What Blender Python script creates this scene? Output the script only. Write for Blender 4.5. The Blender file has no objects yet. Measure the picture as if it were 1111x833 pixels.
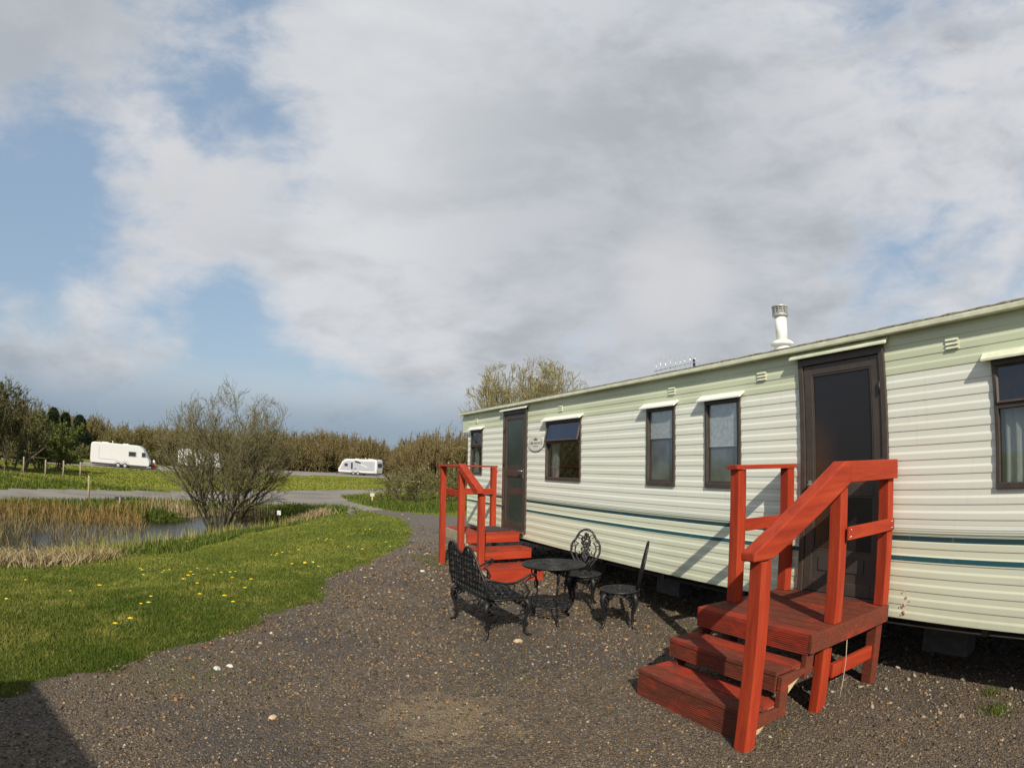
import bpy, bmesh, math, random
import numpy as np
from mathutils import Matrix, Vector, Quaternion
rng = np.random.default_rng(7)
random.seed(7)
S = bpy.context.scene
COL = S.collection
PI = math.pi
R = math.radians

# ------------------------------------------------------------------ camera (a real 9 mm class fisheye lens)
def make_camera():
    cd = bpy.data.cameras.new('camera'); c = bpy.data.objects.new('camera', cd); COL.objects.link(c)
    cd.type = 'PANO'; cd.panorama_type = 'FISHEYE_LENS_POLYNOMIAL'
    cd.sensor_fit = 'HORIZONTAL'; cd.sensor_width = 36; cd.sensor_height = 36*767/1024
    cd.fisheye_fov = PI
    cd.fisheye_polynomial_k0 = 0; cd.fisheye_polynomial_k1 = -1/(636.583/1111*36)
    cd.fisheye_polynomial_k2 = 0; cd.fisheye_polynomial_k3 = 0; cd.fisheye_polynomial_k4 = 0
    cd.clip_start = .05; cd.clip_end = 20000
    c.matrix_world = Matrix.Translation((0, 0, 1.66)) @ Matrix.Rotation(R(-25.401), 4, 'Z') @ Matrix.Rotation(PI/2+R(7.685), 4, 'X') @ Matrix.Rotation(R(1.057), 4, 'Z')
    S.camera = c
make_camera()

# ------------------------------------------------------------------ materials
MATS = {}
class NT:
    def __init__(s, name):
        s.m = bpy.data.materials.new(name); s.m.use_nodes = True; s.t = s.m.node_tree
        s.b = s.t.nodes['Principled BSDF']; s.out = s.t.nodes['Material Output']; MATS[name] = s.m
    def n(s, ty, ins=None, **kw):
        x = s.t.nodes.new(ty)
        for k, v in kw.items(): setattr(x, k, v)
        for k, v in (ins or {}).items():
            if hasattr(v, 'is_output') or isinstance(v, bpy.types.NodeSocket): s.t.links.new(v, x.inputs[k])
            else: x.inputs[k].default_value = v
        return x
    def link(s, a, b): s.t.links.new(a, b)
    def obj(s): return s.n('ShaderNodeTexCoord').outputs['Object']
    def noise(s, vec, scale, detail=4, rough=.55, dist=0):
        return s.n('ShaderNodeTexNoise', {'Vector': vec, 'Scale': scale, 'Detail': detail, 'Roughness': rough, 'Distortion': dist}).outputs[0]
    def map(s, vec, sc, loc=(0, 0, 0)):
        return s.n('ShaderNodeMapping', {'Vector': vec, 'Scale': sc, 'Location': loc}).outputs[0]
    def ramp(s, fac, stops, interp='LINEAR'):
        r = s.n('ShaderNodeValToRGB', {'Fac': fac}); cr = r.color_ramp; cr.interpolation = interp
        while len(cr.elements) < len(stops): cr.elements.new(.5)
        for e, (p, c) in zip(cr.elements, stops):
            e.position = p; e.color = (*c, 1) if len(c) == 3 else c
        return r.outputs[0]
    def rng(s, v, a, b, c=0, d=1, smooth=True):
        return s.n('ShaderNodeMapRange', {'Value': v, 'From Min': a, 'From Max': b, 'To Min': c, 'To Max': d}, interpolation_type='SMOOTHSTEP' if smooth else 'LINEAR').outputs[0]
    def math(s, op, a, b=0, c=0):
        x = s.n('ShaderNodeMath', operation=op)
        for i, v in enumerate((a, b, c)):
            if isinstance(v, bpy.types.NodeSocket): s.link(v, x.inputs[i])
            else: x.inputs[i].default_value = v
        return x.outputs[0]
    def mix(s, f, a, b, mode='MIX'):
        x = s.n('ShaderNodeMix', data_type='RGBA', blend_type=mode)
        for i, v in ((0, f), (6, a), (7, b)):
            if isinstance(v, bpy.types.NodeSocket): s.link(v, x.inputs[i])
            else: x.inputs[i].default_value = v if i == 0 else (*v, 1)
        return x.outputs[2]
    def bump(s, h, strength=.3, dist=.01):
        o = s.n('ShaderNodeBump', {'Height': h, 'Strength': strength, 'Distance': dist}).outputs[0]
        s.link(o, s.b.inputs['Normal']); return o
    def set(s, color=None, rough=.6, metal=0, spec=None):
        if color is not None:
            if isinstance(color, bpy.types.NodeSocket): s.link(color, s.b.inputs['Base Color'])
            else: s.b.inputs['Base Color'].default_value = (*color, 1)
        if isinstance(rough, bpy.types.NodeSocket): s.link(rough, s.b.inputs['Roughness'])
        else: s.b.inputs['Roughness'].default_value = rough
        s.b.inputs['Metallic'].default_value = metal
        if spec is not None: s.b.inputs['Specular IOR Level'].default_value = spec
        return s.m

def plain(name, color, rough=.6, metal=0, var=.12, scale=6, bump=0, spec=None):
    k = NT(name); o = k.obj(); n = k.noise(o, scale, 6)
    c = k.ramp(n, [(.3, tuple(x*(1-var) for x in color)), (.7, tuple(min(1, x*(1+var)) for x in color))])
    if bump: k.bump(k.noise(o, scale*8, 4), bump, .004)
    return k.set(c, rough, metal, spec)

def m_cladding():
    k = NT('cladding'); o = k.obj(); z = k.n('ShaderNodeSeparateXYZ', {0: o}).outputs[2]
    up = k.rng(z, 2.255, 2.262, smooth=False); lo = k.rng(z, 1.16, 1.14, smooth=False)
    base = k.mix(up, (.74, .75, .65), (.58, .62, .44))
    base = k.mix(lo, base, (.68, .70, .54))
    st1 = k.math('MULTIPLY', k.rng(z, 1.066, 1.068, smooth=False), k.rng(z, 1.106, 1.104, smooth=False))
    st2 = k.math('MULTIPLY', k.rng(z, .922, .924, smooth=False), k.rng(z, .960, .958, smooth=False))
    hz = k.math('MULTIPLY', k.rng(z, 1.106, 1.108, smooth=False), k.rng(z, 1.215, 1.120, smooth=False))
    lines = k.math('GREATER_THAN', k.math('FRACT', k.math('MULTIPLY', z, 62)), .5)
    hatch = k.math('MULTIPLY', k.math('MULTIPLY', hz, lines), .8)
    base = k.mix(hatch, base, (.16, .2, .2))
    base = k.mix(st1, base, (.020, .055, .062)); base = k.mix(st2, base, (.025, .10, .12))
    n1 = k.noise(k.map(o, (1, .35, 3)), 2.2, 6, .6)
    dirt = k.math('MULTIPLY', k.rng(n1, .48, .8), .22)
    base = k.mix(dirt, base, (.42, .42, .27))
    n2 = k.noise(k.map(o, (9, 9, .7)), 2.5, 5, .6)
    streak = k.math('MULTIPLY', k.rng(n2, .56, .82), .28)
    base = k.mix(streak, base, (.42, .41, .30))
    low = k.math('MULTIPLY', k.rng(z, .8, .5), k.math('MULTIPLY', k.noise(o, 7, 5), .45))
    base = k.mix(low, base, (.38, .40, .24))
    k.bump(k.noise(k.map(o, (1, .4, 1)), 9, 3), .08, .006)
    return k.set(base, .38, 0, .4)

def m_redpaint(ax='z'):
    k = NT('red_timber_paint'); o = k.obj(); sc = {'x': (.10, 1, 1), 'y': (1, .10, 1), 'z': (1, 1, .10)}[ax]
    _m = k.map; k.map = lambda v, s, loc=(0, 0, 0): _m(v, tuple(s[0]*q for q in sc), loc)
    g = k.noise(k.map(o, (14, 9, 9)), 1.2, 6, .65, .5)
    fine = k.noise(k.map(o, (75, 75, 14)), 1.5, 5, .65, .4)
    c = k.ramp(g, [(.3, (.225, .022, .008)), (.5, (.31, .034, .011)), (.72, (.39, .052, .016))])
    c = k.mix(k.rng(fine, .55, .75, 0, .45), c, (.17, .022, .011))
    wear = k.rng(k.noise(o, 23, 7, .7), .66, .74, 0, .5)
    c = k.mix(wear, c, (.48, .16, .085))
    k.bump(fine, .5, .004)
    return k.set(c, .7, 0, .25)

def m_deck(name='worn_red_decking', amount=.5, far=False):
    k = NT(name); o = k.obj()
    g = k.noise(k.map(o, (2.2, 1.6, 5)), 1.7, 6, .6, .6)
    dark = k.math('MULTIPLY', k.rng(g, amount-.12, amount+.14), .85)
    fine = k.noise(k.map(o, (50, 7, 50)), 1.5, 5, .65)
    red = k.ramp(fine, [(.3, (.24, .022, .010)), (.7, (.37, .042, .016))])
    brn = k.ramp(fine, [(.25, (.075, .021, .012)), (.6, (.145, .036, .018)), (.8, (.23, .085, .050))])
    c = k.mix(dark, brn, red)
    k.bump(fine, .5, .003)
    return k.set(c, .72, 0, .3)

def m_gravel():
    k = NT('gravel_ground'); o = k.obj()
    v = k.n('ShaderNodeTexVoronoi', {'Vector': o, 'Scale': 62.0, 'Randomness': 1.0})
    v2 = k.n('ShaderNodeTexVoronoi', {'Vector': o, 'Scale': 150.0})
    rnd = k.n('ShaderNodeSeparateColor', {0: v.outputs['Color']}).outputs[0]
    c = k.ramp(rnd, [(0, (.052, .040, .030)), (.35, (.105, .077, .054)), (.6, (.18, .125, .078)), (.8, (.14, .118, .10)), (.93, (.26, .175, .095)), (1, (.42, .35, .26))])
    c2 = k.ramp(k.n('ShaderNodeSeparateColor', {0: v2.outputs['Color']}).outputs[1], [(0, (.036, .027, .019)), (.6, (.12, .088, .060)), (1, (.22, .17, .12))])
    c = k.mix(.45, c, c2)
    big = k.noise(o, .55, 5, .6)
    c = k.mix(k.rng(big, .44, .60, 0, .62), c, (.058, .053, .050), 'MIX')
    sand = k.rng(k.noise(k.map(o, (1, 1, 1), (3, 1, 0)), .9, 6, .6), .6, .72, 0, .55)
    c = k.mix(sand, c, (.17, .125, .07))
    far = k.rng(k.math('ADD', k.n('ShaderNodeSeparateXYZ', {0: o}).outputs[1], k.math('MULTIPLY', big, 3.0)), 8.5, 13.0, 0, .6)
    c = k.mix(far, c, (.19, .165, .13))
    def spot(cx, cy, r):
        dv = k.n('ShaderNodeVectorMath', {0: o, 1: (cx, cy, 0)}, operation='DISTANCE').outputs['Value']
        return k.rng(k.math('ADD', dv, k.math('MULTIPLY', k.math('SUBTRACT', k.noise(o, 5.5, 8, .75), .5), r*4.2)), r, r*.3, 0, 1)
    c = k.mix(k.math('MULTIPLY', spot(1.17, 3.41, .52), .62), c, (.30, .225, .125))
    c = k.mix(k.math('MULTIPLY', spot(-.70, 4.25, .55), .55), c, (.13, .115, .035))
    c = k.mix(k.math('MULTIPLY', spot(-.02, 5.72, .40), .7), c, (.15, .095, .048))
    c = k.mix(k.math('MULTIPLY', spot(-1.1, 4.15, .5), .5), c, (.15, .11, .055))
    moss = k.rng(k.noise(k.map(o, (1, 1, 1), (7, 4, 0)), 1.5, 6, .65), .62, .7, 0, .45)
    c = k.mix(moss, c, (.07, .075, .02))
    h = k.math('ADD', k.math('MULTIPLY', v.outputs['Distance'], -1.0), k.math('MULTIPLY', v2.outputs['Distance'], -.5))
    k.bump(h, 1.0, .022)
    return k.set(c, .85)

def m_road(name, a, b, scale=25):
    k = NT(name); o = k.obj()
    n = k.noise(o, scale, 8, .7); big = k.noise(o, .35, 5, .6)
    c = k.ramp(n, [(.3, a), (.7, b)])
    c = k.mix(k.rng(big, .4, .65, 0, .5), c, tuple(x*.6 for x in a))
    k.bump(n, .6, .02)
    return k.set(c, .9)

def m_lawn():
    k = NT('lawn_turf'); o = k.obj()
    n1 = k.noise(o, .55, 6, .65); n2 = k.noise(k.map(o, (1, 1, 1), (5, 3, 0)), 2.6, 6, .7); n3 = k.noise(o, 60, 5, .7)
    c = k.ramp(n1, [(.3, (.040, .062, .010)), (.5, (.075, .092, .014)), (.7, (.13, .125, .024))])
    c = k.mix(k.rng(n2, .52, .72, 0, .7), c, (.17, .16, .045))
    c = k.mix(k.rng(n3, .35, .7, 0, .45), c, (.02, .04, .006))
    k.bump(k.noise(k.map(o, (1, 1, .3)), 45, 5, .75), .9, .03)
    return k.set(c, .9, 0, .1)

def m_field():
    k = NT('field_grass'); o = k.obj()
    n1 = k.noise(k.map(o, (.5, 1.2, 1)), .16, 6, .65); n3 = k.noise(k.map(o, (1, .45, 1)), 2.2, 8, .75)
    c = k.ramp(n1, [(.3, (.09, .12, .014)), (.5, (.15, .16, .022)), (.7, (.21, .19, .04))])
    c = k.mix(k.rng(n3, .45, .7, 0, .5), c, (.05, .08, .01))
    k.bump(n3, .6, .08)
    return k.set(c, .9, 0, .1)

def m_island(name, stops, rough=.9):   # blades, leaves, stones: one random colour per blade
    k = NT(name); o = k.obj()
    r = k.n('ShaderNodeNewGeometry').outputs['Random Per Island']
    c = k.ramp(r, stops)
    big = k.noise(o, .8, 5, .6)
    c = k.mix(k.rng(big, .35, .7, 0, .5), c, k.mix(1, c, (.75, .85, .5), 'MULTIPLY'))
    return k, k.set(c, rough, 0, .15)

def foliage(name, stops, transl=.25):
    k, m = m_island(name, stops)
    return m

def grass_mat(name, stops, lush, dry, sc=.5):
    k = NT(name); o = k.obj(); r = k.n('ShaderNodeNewGeometry').outputs['Random Per Island']
    c = k.ramp(r, stops); n1 = k.noise(o, sc, 6, .65); n2 = k.noise(k.map(o, (1, 1, 1), (5, 3, 0)), sc*4, 6, .7)
    c = k.mix(k.rng(n1, .56, .40, 0, .75), c, lush); c = k.mix(k.rng(n2, .52, .66, 0, .7), c, dry); c = k.mix(k.rng(n1, .52, .68, 0, .6), c, dry)
    yy = k.n('ShaderNodeSeparateXYZ', {0: o}).outputs[1]; c = k.mix(k.rng(k.math('ADD', yy, k.math('MULTIPLY', k.math('SUBTRACT', n1, .5), 8)), 5.5, 11.5, 0, .42), c, (.19, .215, .036))
    return k.set(c, .85, 0, .12)

def m_water():
    k = NT('pond_water'); o = k.obj()
    n = k.noise(k.map(o, (1, 1.6, 1)), 6, 5, .6, .5)
    k.bump(n, .25, .03)
    k.set((.012, .010, .009), .14, 0, .35); k.b.inputs['IOR'].default_value = 1.33
    return k.m

def m_glass(name, tint, refl=.5, rough=.015):
    k = NT(name); t = k.t
    tr = k.n('ShaderNodeBsdfTransparent', {'Color': (*tint, 1)}); gl = k.n('ShaderNodeBsdfGlossy', {'Roughness': rough, 'Color': (1, 1, 1, 1)})
    lw = k.n('ShaderNodeLayerWeight', {'Blend': .35}).outputs['Fresnel']
    f = k.math('ADD', k.math('MULTIPLY', lw, refl), .04)
    mx = k.n('ShaderNodeMixShader', {0: f, 1: tr.outputs[0], 2: gl.outputs[0]})
    k.link(mx.outputs[0], k.out.inputs[0]); return k.m

def m_iron():
    k = NT('cast_iron_black'); o = k.obj()
    n = k.noise(o, 70, 5, .6)
    c = k.ramp(k.noise(o, 18, 6, .7), [(.4, (.007, .007, .008)), (.66, (.016, .015, .015)), (.8, (.06, .040, .026))])
    k.bump(n, .7, .004)
    return k.set(c, k.rng(n, .3, .7, .30, .6), 0, .42)

def m_bark(name, a, b, sc=8):
    k = NT(name); o = k.obj(); n = k.noise(k.map(o, (1, 1, .35)), sc, 6, .7)
    k.bump(n, .6, .02)
    return k.set(k.ramp(n, [(.32, a), (.68, b)]), .9, 0, .15)

M = {}
M['clad'] = m_cladding()
M['trim'] = plain('cream_trim', (.62, .64, .47), .5, var=.15, scale=9)
M['felt'] = plain('weathered_roof_edge', (.20, .175, .13), .9, var=.5, scale=30, bump=.6)
M['roof'] = plain('roof_sheet', (.42, .43, .40), .7, var=.2)
M['white'] = plain('white_plastic', (.78, .77, .72), .4, var=.06)
M['brown'] = plain('brown_frame', (.060, .046, .036), .45, var=.18, scale=14)
M['brown_d'] = plain('dark_brown_seal', (.022, .016, .014), .5)
M['panel'] = plain('brown_door_panel', (.052, .040, .034), .5, var=.15)
M['red'] = m_redpaint(); M['red_x'] = m_redpaint('x'); M['red_y'] = m_redpaint('y')
M['deck'] = m_deck('worn_red_decking', .585)
M['deck_d'] = m_deck('dark_worn_riser', .615)
M['deck_r'] = m_deck('fresher_red_decking', .42)
M['deck_f'] = m_deck('red_decking', .40)
M['pale_wood'] = plain('sawn_pale_wood', (.50, .36, .22), .8, var=.2, scale=12)
M['old_wood'] = plain('weathered_wood', (.30, .25, .17), .9, var=.3, scale=14, bump=.4)
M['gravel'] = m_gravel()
M['lawn'] = m_lawn()
M['field'] = m_field()
M['road'] = m_road('road_asphalt', (.165, .145, .12), (.265, .24, .20))
M['track'] = m_road('track_gravel', (.20, .18, .155), (.30, .27, .235), 12)
M['water'] = m_water()
M['iron'] = m_iron()
M['glass'] = m_glass('window_glass', (.82, .85, .84), .62)
M['glass_soft'] = m_glass('obscure_window_glass', (.88, .90, .90), .22, .12)
M['glass_dark'] = m_glass('dark_window_glass', (.35, .36, .42), .7)
def m_frost():
    k = NT('frosted_door_glass'); o = k.obj(); s_ = k.n('ShaderNodeSeparateXYZ', {0: o})
    warm = k.math('MULTIPLY', k.rng(s_.outputs[1], 2.55, 2.86), k.rng(s_.outputs[2], 2.2, 1.5)); warm = k.math('MULTIPLY', warm, k.rng(k.noise(o, 5, 4), .3, .7, .4, 1))
    c = k.mix(warm, (.016, .014, .016), (.085, .042, .018)); k.bump(k.noise(k.map(o, (1, 1, .15)), 90, 3), .15, .002)
    return k.set(c, .28, 0, .45)
M['frost'] = m_frost()
M['frost_g'] = plain('obscure_green_glass', (.035, .05, .045), .2, var=.25, scale=2.5, spec=.6)
M['blind'] = plain('blind_fabric', (.62, .63, .64), .9, var=.22, scale=26)
M['curtain'] = plain('net_curtain', (.78, .76, .74), .9, var=.08, scale=20)
M['inner'] = plain('interior_lining', (.30, .25, .20), .9)
M['inner_d'] = plain('dark_interior', (.035, .032, .034), .9)
M['steel'] = plain('bright_metal', (.62, .62, .60), .25, .9)
M['flue'] = plain('flue_enamel', (.78, .76, .70), .35, var=.12, scale=10)
M['cap'] = plain('galvanised_cap', (.42, .42, .40), .4, .3, var=.2)
M['chassis'] = plain('chassis_steel', (.05, .042, .036), .7, var=.4, scale=9)
M['rubber'] = plain('tyre_rubber', (.022, .021, .02), .85)
M['block'] = plain('concrete_block', (.13, .12, .11), .95, var=.25, scale=16, bump=.5)
M['block_p'] = plain('white_flint', (.52, .50, .45), .8, var=.2, scale=30)
M['mat'] = plain('door_mat_fibre', (.035, .03, .027), .95, var=.3, scale=60, bump=.8)
M['touring'] = plain('touring_white', (.56, .56, .54), .3, var=.03)
M['touring_g'] = plain('touring_silver', (.34, .34, .38), .35, var=.05)
M['dark_win'] = plain('acrylic_window', (.03, .032, .038), .25, spec=.4)
M['black'] = plain('black_plastic', (.02, .02, .02), .5)
M['orange'] = plain('signal_red', (.55, .07, .035), .5)
M['yellow'] = plain('dandelion_yellow', (.85, .60, .02), .8)
M['stem'] = plain('dandelion_green', (.08, .14, .02), .8)
M['stainred'] = plain('spilled_red_stain', (.52, .33, .24), .7)
M['letter'] = plain('printed_black', (.12, .12, .11), .6)
M['plate'] = plain('plate_grey', (.66, .65, .57), .5)
M['rope'] = plain('string_beige', (.45, .38, .28), .9)
M['bark'] = m_bark('willow_bark', (.055, .045, .028), (.16, .14, .085))
M['bark_y'] = m_bark('lichen_bark', (.14, .12, .05), (.30, .26, .12))
M['twig'] = foliage('willow_twigs', [(0, (.095, .078, .042)), (.5, (.16, .135, .07)), (1, (.24, .21, .105))])
M['twig_y'] = foliage('lichen_twigs', [(0, (.16, .13, .06)), (.5, (.24, .20, .10)), (1, (.33, .29, .15))])
M['twig_b'] = foliage('scrub_twigs', [(0, (.10, .073, .034)), (.5, (.17, .125, .060)), (1, (.25, .20, .10))])
M['bud'] = foliage('olive_buds', [(0, (.06, .065, .014)), (.5, (.11, .11, .025)), (1, (.17, .16, .05))])
M['bud_b'] = foliage('russet_buds', [(0, (.085, .068, .026)), (.5, (.13, .105, .04)), (1, (.17, .15, .055))])
M['catkin'] = foliage('pale_catkins', [(0, (.32, .28, .17)), (1, (.50, .45, .32))])
M['leaf_d'] = foliage('dark_leaves', [(0, (.025, .035, .010)), (.5, (.045, .06, .014)), (1, (.08, .09, .02))])
M['leaf_g'] = foliage('fresh_leaves', [(0, (.05, .075, .012)), (.5, (.085, .11, .02)), (1, (.14, .15, .035))])
M['needle'] = foliage('conifer_needles', [(0, (.010, .018, .010)), (1, (.030, .045, .020))])
M['blade'] = grass_mat('grass_blades', [(0, (.038, .066, .008)), (.45, (.082, .115, .013)), (.8, (.135, .155, .022)), (.93, (.21, .19, .055)), (1, (.28, .23, .09))], (.042, .075, .007), (.26, .235, .055))
M['blade_f'] = grass_mat('field_blades', [(0, (.10, .12, .014)), (.6, (.16, .165, .024)), (1, (.24, .20, .06))], (.09, .12, .014), (.24, .20, .06), .12)
M['blade_w'] = foliage('rough_grass', [(0, (.035, .065, .008)), (.6, (.075, .11, .016)), (1, (.17, .16, .04))])
M['reed'] = foliage('dry_reeds', [(0, (.18, .12, .06)), (.5, (.32, .24, .13)), (1, (.46, .37, .23))])
M['reed_o'] = foliage('rust_reeds', [(0, (.13, .075, .028)), (.5, (.25, .145, .055)), (1, (.38, .25, .11))])
M['reed_w'] = foliage('pond_reeds', [(0, (.07, .055, .03)), (.5, (.16, .12, .055)), (1, (.27, .23, .10))])
M['reed_g'] = foliage('green_reeds', [(0, (.13, .14, .03)), (.5, (.22, .21, .06)), (1, (.38, .32, .12))])
_k, M['stone'] = m_island('gravel_stone', [(0, (.045, .036, .028)), (.3, (.095, .070, .050)), (.55, (.155, .108, .068)), (.72, (.15, .135, .12)), (.88, (.23, .155, .085)), (.955, (.29, .145, .06)), (1, (.42, .36, .28))])
_k, M['pebble'] = m_island('pale_pebble', [(0, (.26, .21, .15)), (.5, (.36, .32, .26)), (.8, (.26, .17, .10)), (1, (.50, .47, .42))])

# ------------------------------------------------------------------ mesh helpers
class MB:
    def __init__(s): s.v = []; s.f = []; s.mi = []; s.sm = []; s.mats = []
    def slot(s, m):
        if m not in s.mats: s.mats.append(m)
        return s.mats.index(m)
    def add(s, vs, fs, m=None, smooth=False):
        o = len(s.v); s.v += [tuple(map(float, v)) for v in vs]
        k = s.slot(m) if m else 0
        for f in fs: s.f.append(tuple(i+o for i in f)); s.mi.append(k); s.sm.append(smooth)
        return s
    def box(s, a, b, m=None):
        x0, y0, z0 = [min(p, q) for p, q in zip(a, b)]; x1, y1, z1 = [max(p, q) for p, q in zip(a, b)]
        v = [(x0, y0, z0), (x1, y0, z0), (x1, y1, z0), (x0, y1, z0), (x0, y0, z1), (x1, y0, z1), (x1, y1, z1), (x0, y1, z1)]
        return s.add(v, [(0, 3, 2, 1), (4, 5, 6, 7), (0, 1, 5, 4), (1, 2, 6, 5), (2, 3, 7, 6), (3, 0, 4, 7)], m)
    def prism(s, poly, axis, a, b, m=None):      # poly in the two other axes, ordered xyz
        n = len(poly)
        def P(p, t):
            return (t, p[0], p[1]) if axis == 'x' else (p[0], t, p[1]) if axis == 'y' else (p[0], p[1], t)
        v = [P(p, a) for p in poly]+[P(p, b) for p in poly]
        f = [tuple(range(n))[::-1], tuple(range(n, 2*n))]+[(i, (i+1) % n, (i+1) % n+n, i+n) for i in range(n)]
        return s.add(v, f, m)
    def tube(s, pts, r, n=6, m=None, closed=False, smooth=True, flat=1.0):
        pts = [Vector(p) for p in pts]; k = len(pts); rr = r if hasattr(r, '__len__') else [r]*k
        vs = []; up = Vector((0, 0, 1)); prev = None
        for i, p in enumerate(pts):
            if closed: t = (pts[(i+1) % k]-pts[i-1])
            else: t = pts[min(i+1, k-1)]-pts[max(i-1, 0)]
            if t.length < 1e-9: t = Vector((0, 0, 1))
            t.normalize()
            if prev is None: a = t.cross(up) if abs(t.z) < .95 else t.cross(Vector((1, 0, 0)))
            else: a = prev-t*prev.dot(t)
            if a.length < 1e-6: a = t.orthogonal()
            a.normalize(); prev = a; b = t.cross(a)
            for j in range(n):
                an = 2*PI*j/n; vs.append(p+a*(math.cos(an)*rr[i])+b*(math.sin(an)*rr[i]*flat))
        fs = []
        for i in range(k if closed else k-1):
            for j in range(n):
                q = (i+1) % k; fs.append((i*n+j, i*n+(j+1) % n, q*n+(j+1) % n, q*n+j))
        if not closed: fs += [tuple(range(n))[::-1], tuple((k-1)*n+j for j in range(n))]
        return s.add(vs, fs, m, smooth)
    def ring(s, c, u, w, r, t, n=14, k=5, m=None):      # torus in the plane of u, w
        c = Vector(c); u = Vector(u).normalized(); w = Vector(w).normalized()
        r2 = r if hasattr(r, '__len__') else (r, r)
        return s.tube([c+u*(math.cos(2*PI*i/n)*r2[0])+w*(math.sin(2*PI*i/n)*r2[1]) for i in range(n)], t, k, m, closed=True)
    def lathe(s, prof, c, n=24, m=None, axis='z', smooth=True):
        vs = []; fs = []; c = Vector(c)
        for r, h in prof:
            for j in range(n):
                a = 2*PI*j/n; p = (r*math.cos(a), r*math.sin(a), h)
                if axis == 'x': p = (h, r*math.cos(a), r*math.sin(a))
                if axis == 'y': p = (r*math.sin(a), h, r*math.cos(a))
                vs.append(c+Vector(p))
        for i in range(len(prof)-1):
            for j in range(n): fs.append((i*n+j, i*n+(j+1) % n, (i+1)*n+(j+1) % n, (i+1)*n+j))
        fs += [tuple(range(n))[::-1], tuple((len(prof)-1)*n+j for j in range(n))]
        return s.add(vs, fs, m, smooth)
    def ball(s, c, r, m=None, sub=1, sc=(1, 1, 1)):
        bm = bmesh.new(); bmesh.ops.create_icosphere(bm, subdivisions=sub, radius=r)
        vs = [(v.co.x*sc[0]+c[0], v.co.y*sc[1]+c[1], v.co.z*sc[2]+c[2]) for v in bm.verts]; fs = [tuple(x.index for x in f.verts) for f in bm.faces]; bm.free()
        return s.add(vs, fs, m, True)
    def build(s, name, mat=None, parent=None, bevel=0, loc=None, rotz=None):
        me = bpy.data.meshes.new(name); me.from_pydata(s.v, [], s.f)
        if mat is not None and not s.mats: me.materials.append(mat)
        for m in s.mats: me.materials.append(m)
        if s.mats: me.polygons.foreach_set('material_index', s.mi)
        me.polygons.foreach_set('use_smooth', s.sm); me.update()
        bm = bmesh.new(); bm.from_mesh(me); bmesh.ops.recalc_face_normals(bm, faces=bm.faces); bm.to_mesh(me); bm.free()
        o = bpy.data.objects.new(name, me); COL.objects.link(o)
        if parent: o.parent = parent
        if loc: o.location = loc
        if rotz is not None: o.rotation_euler.z = rotz
        if bevel:
            b = o.modifiers.new('bevel', 'BEVEL'); b.width = bevel; b.segments = 2; b.limit_method = 'ANGLE'
        return o

def empty(name, loc=(0, 0, 0), rz=0, rot=None):
    o = bpy.data.objects.new(name, None); COL.objects.link(o); o.location = loc; o.rotation_euler = rot or (0, 0, rz); o.empty_display_size = .2
    return o
def tag(o, label=None, cat=None, group=None, kind=None):
    for k, v in (('label', label), ('category', cat), ('group', group), ('kind', kind)):
        if v: o[k] = v
    return o
def copy_tree(o, parent=None):
    c = o.copy(); COL.objects.link(c)
    if parent: c.parent = parent
    for ch in list(o.children): copy_tree(ch, c)
    return c
def raw_mesh(name, V, F, mats, mi=None, smooth=False, attr=None):
    me = bpy.data.meshes.new(name); V = np.asarray(V, np.float32); F = np.asarray(F, np.int32); n, k = F.shape
    me.vertices.add(len(V)); me.vertices.foreach_set('co', V.ravel())
    me.loops.add(n*k); me.loops.foreach_set('vertex_index', F.ravel())
    me.polygons.add(n); me.polygons.foreach_set('loop_start', np.arange(0, n*k, k, dtype=np.int32))
    me.polygons.foreach_set('loop_total', np.full(n, k, dtype=np.int32))
    for m in mats: me.materials.append(m)
    if mi is not None: me.polygons.foreach_set('material_index', np.asarray(mi, np.int32))
    if smooth: me.polygons.foreach_set('use_smooth', np.ones(n, bool))
    me.update(calc_edges=True); me.validate()
    return me
def raw_obj(name, V, F, mats, mi=None, smooth=False, parent=None, loc=None):
    o = bpy.data.objects.new(name, raw_mesh(name, V, F, mats, mi, smooth)); COL.objects.link(o)
    if parent: o.parent = parent
    if loc is not None: o.location = loc
    return o

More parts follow.
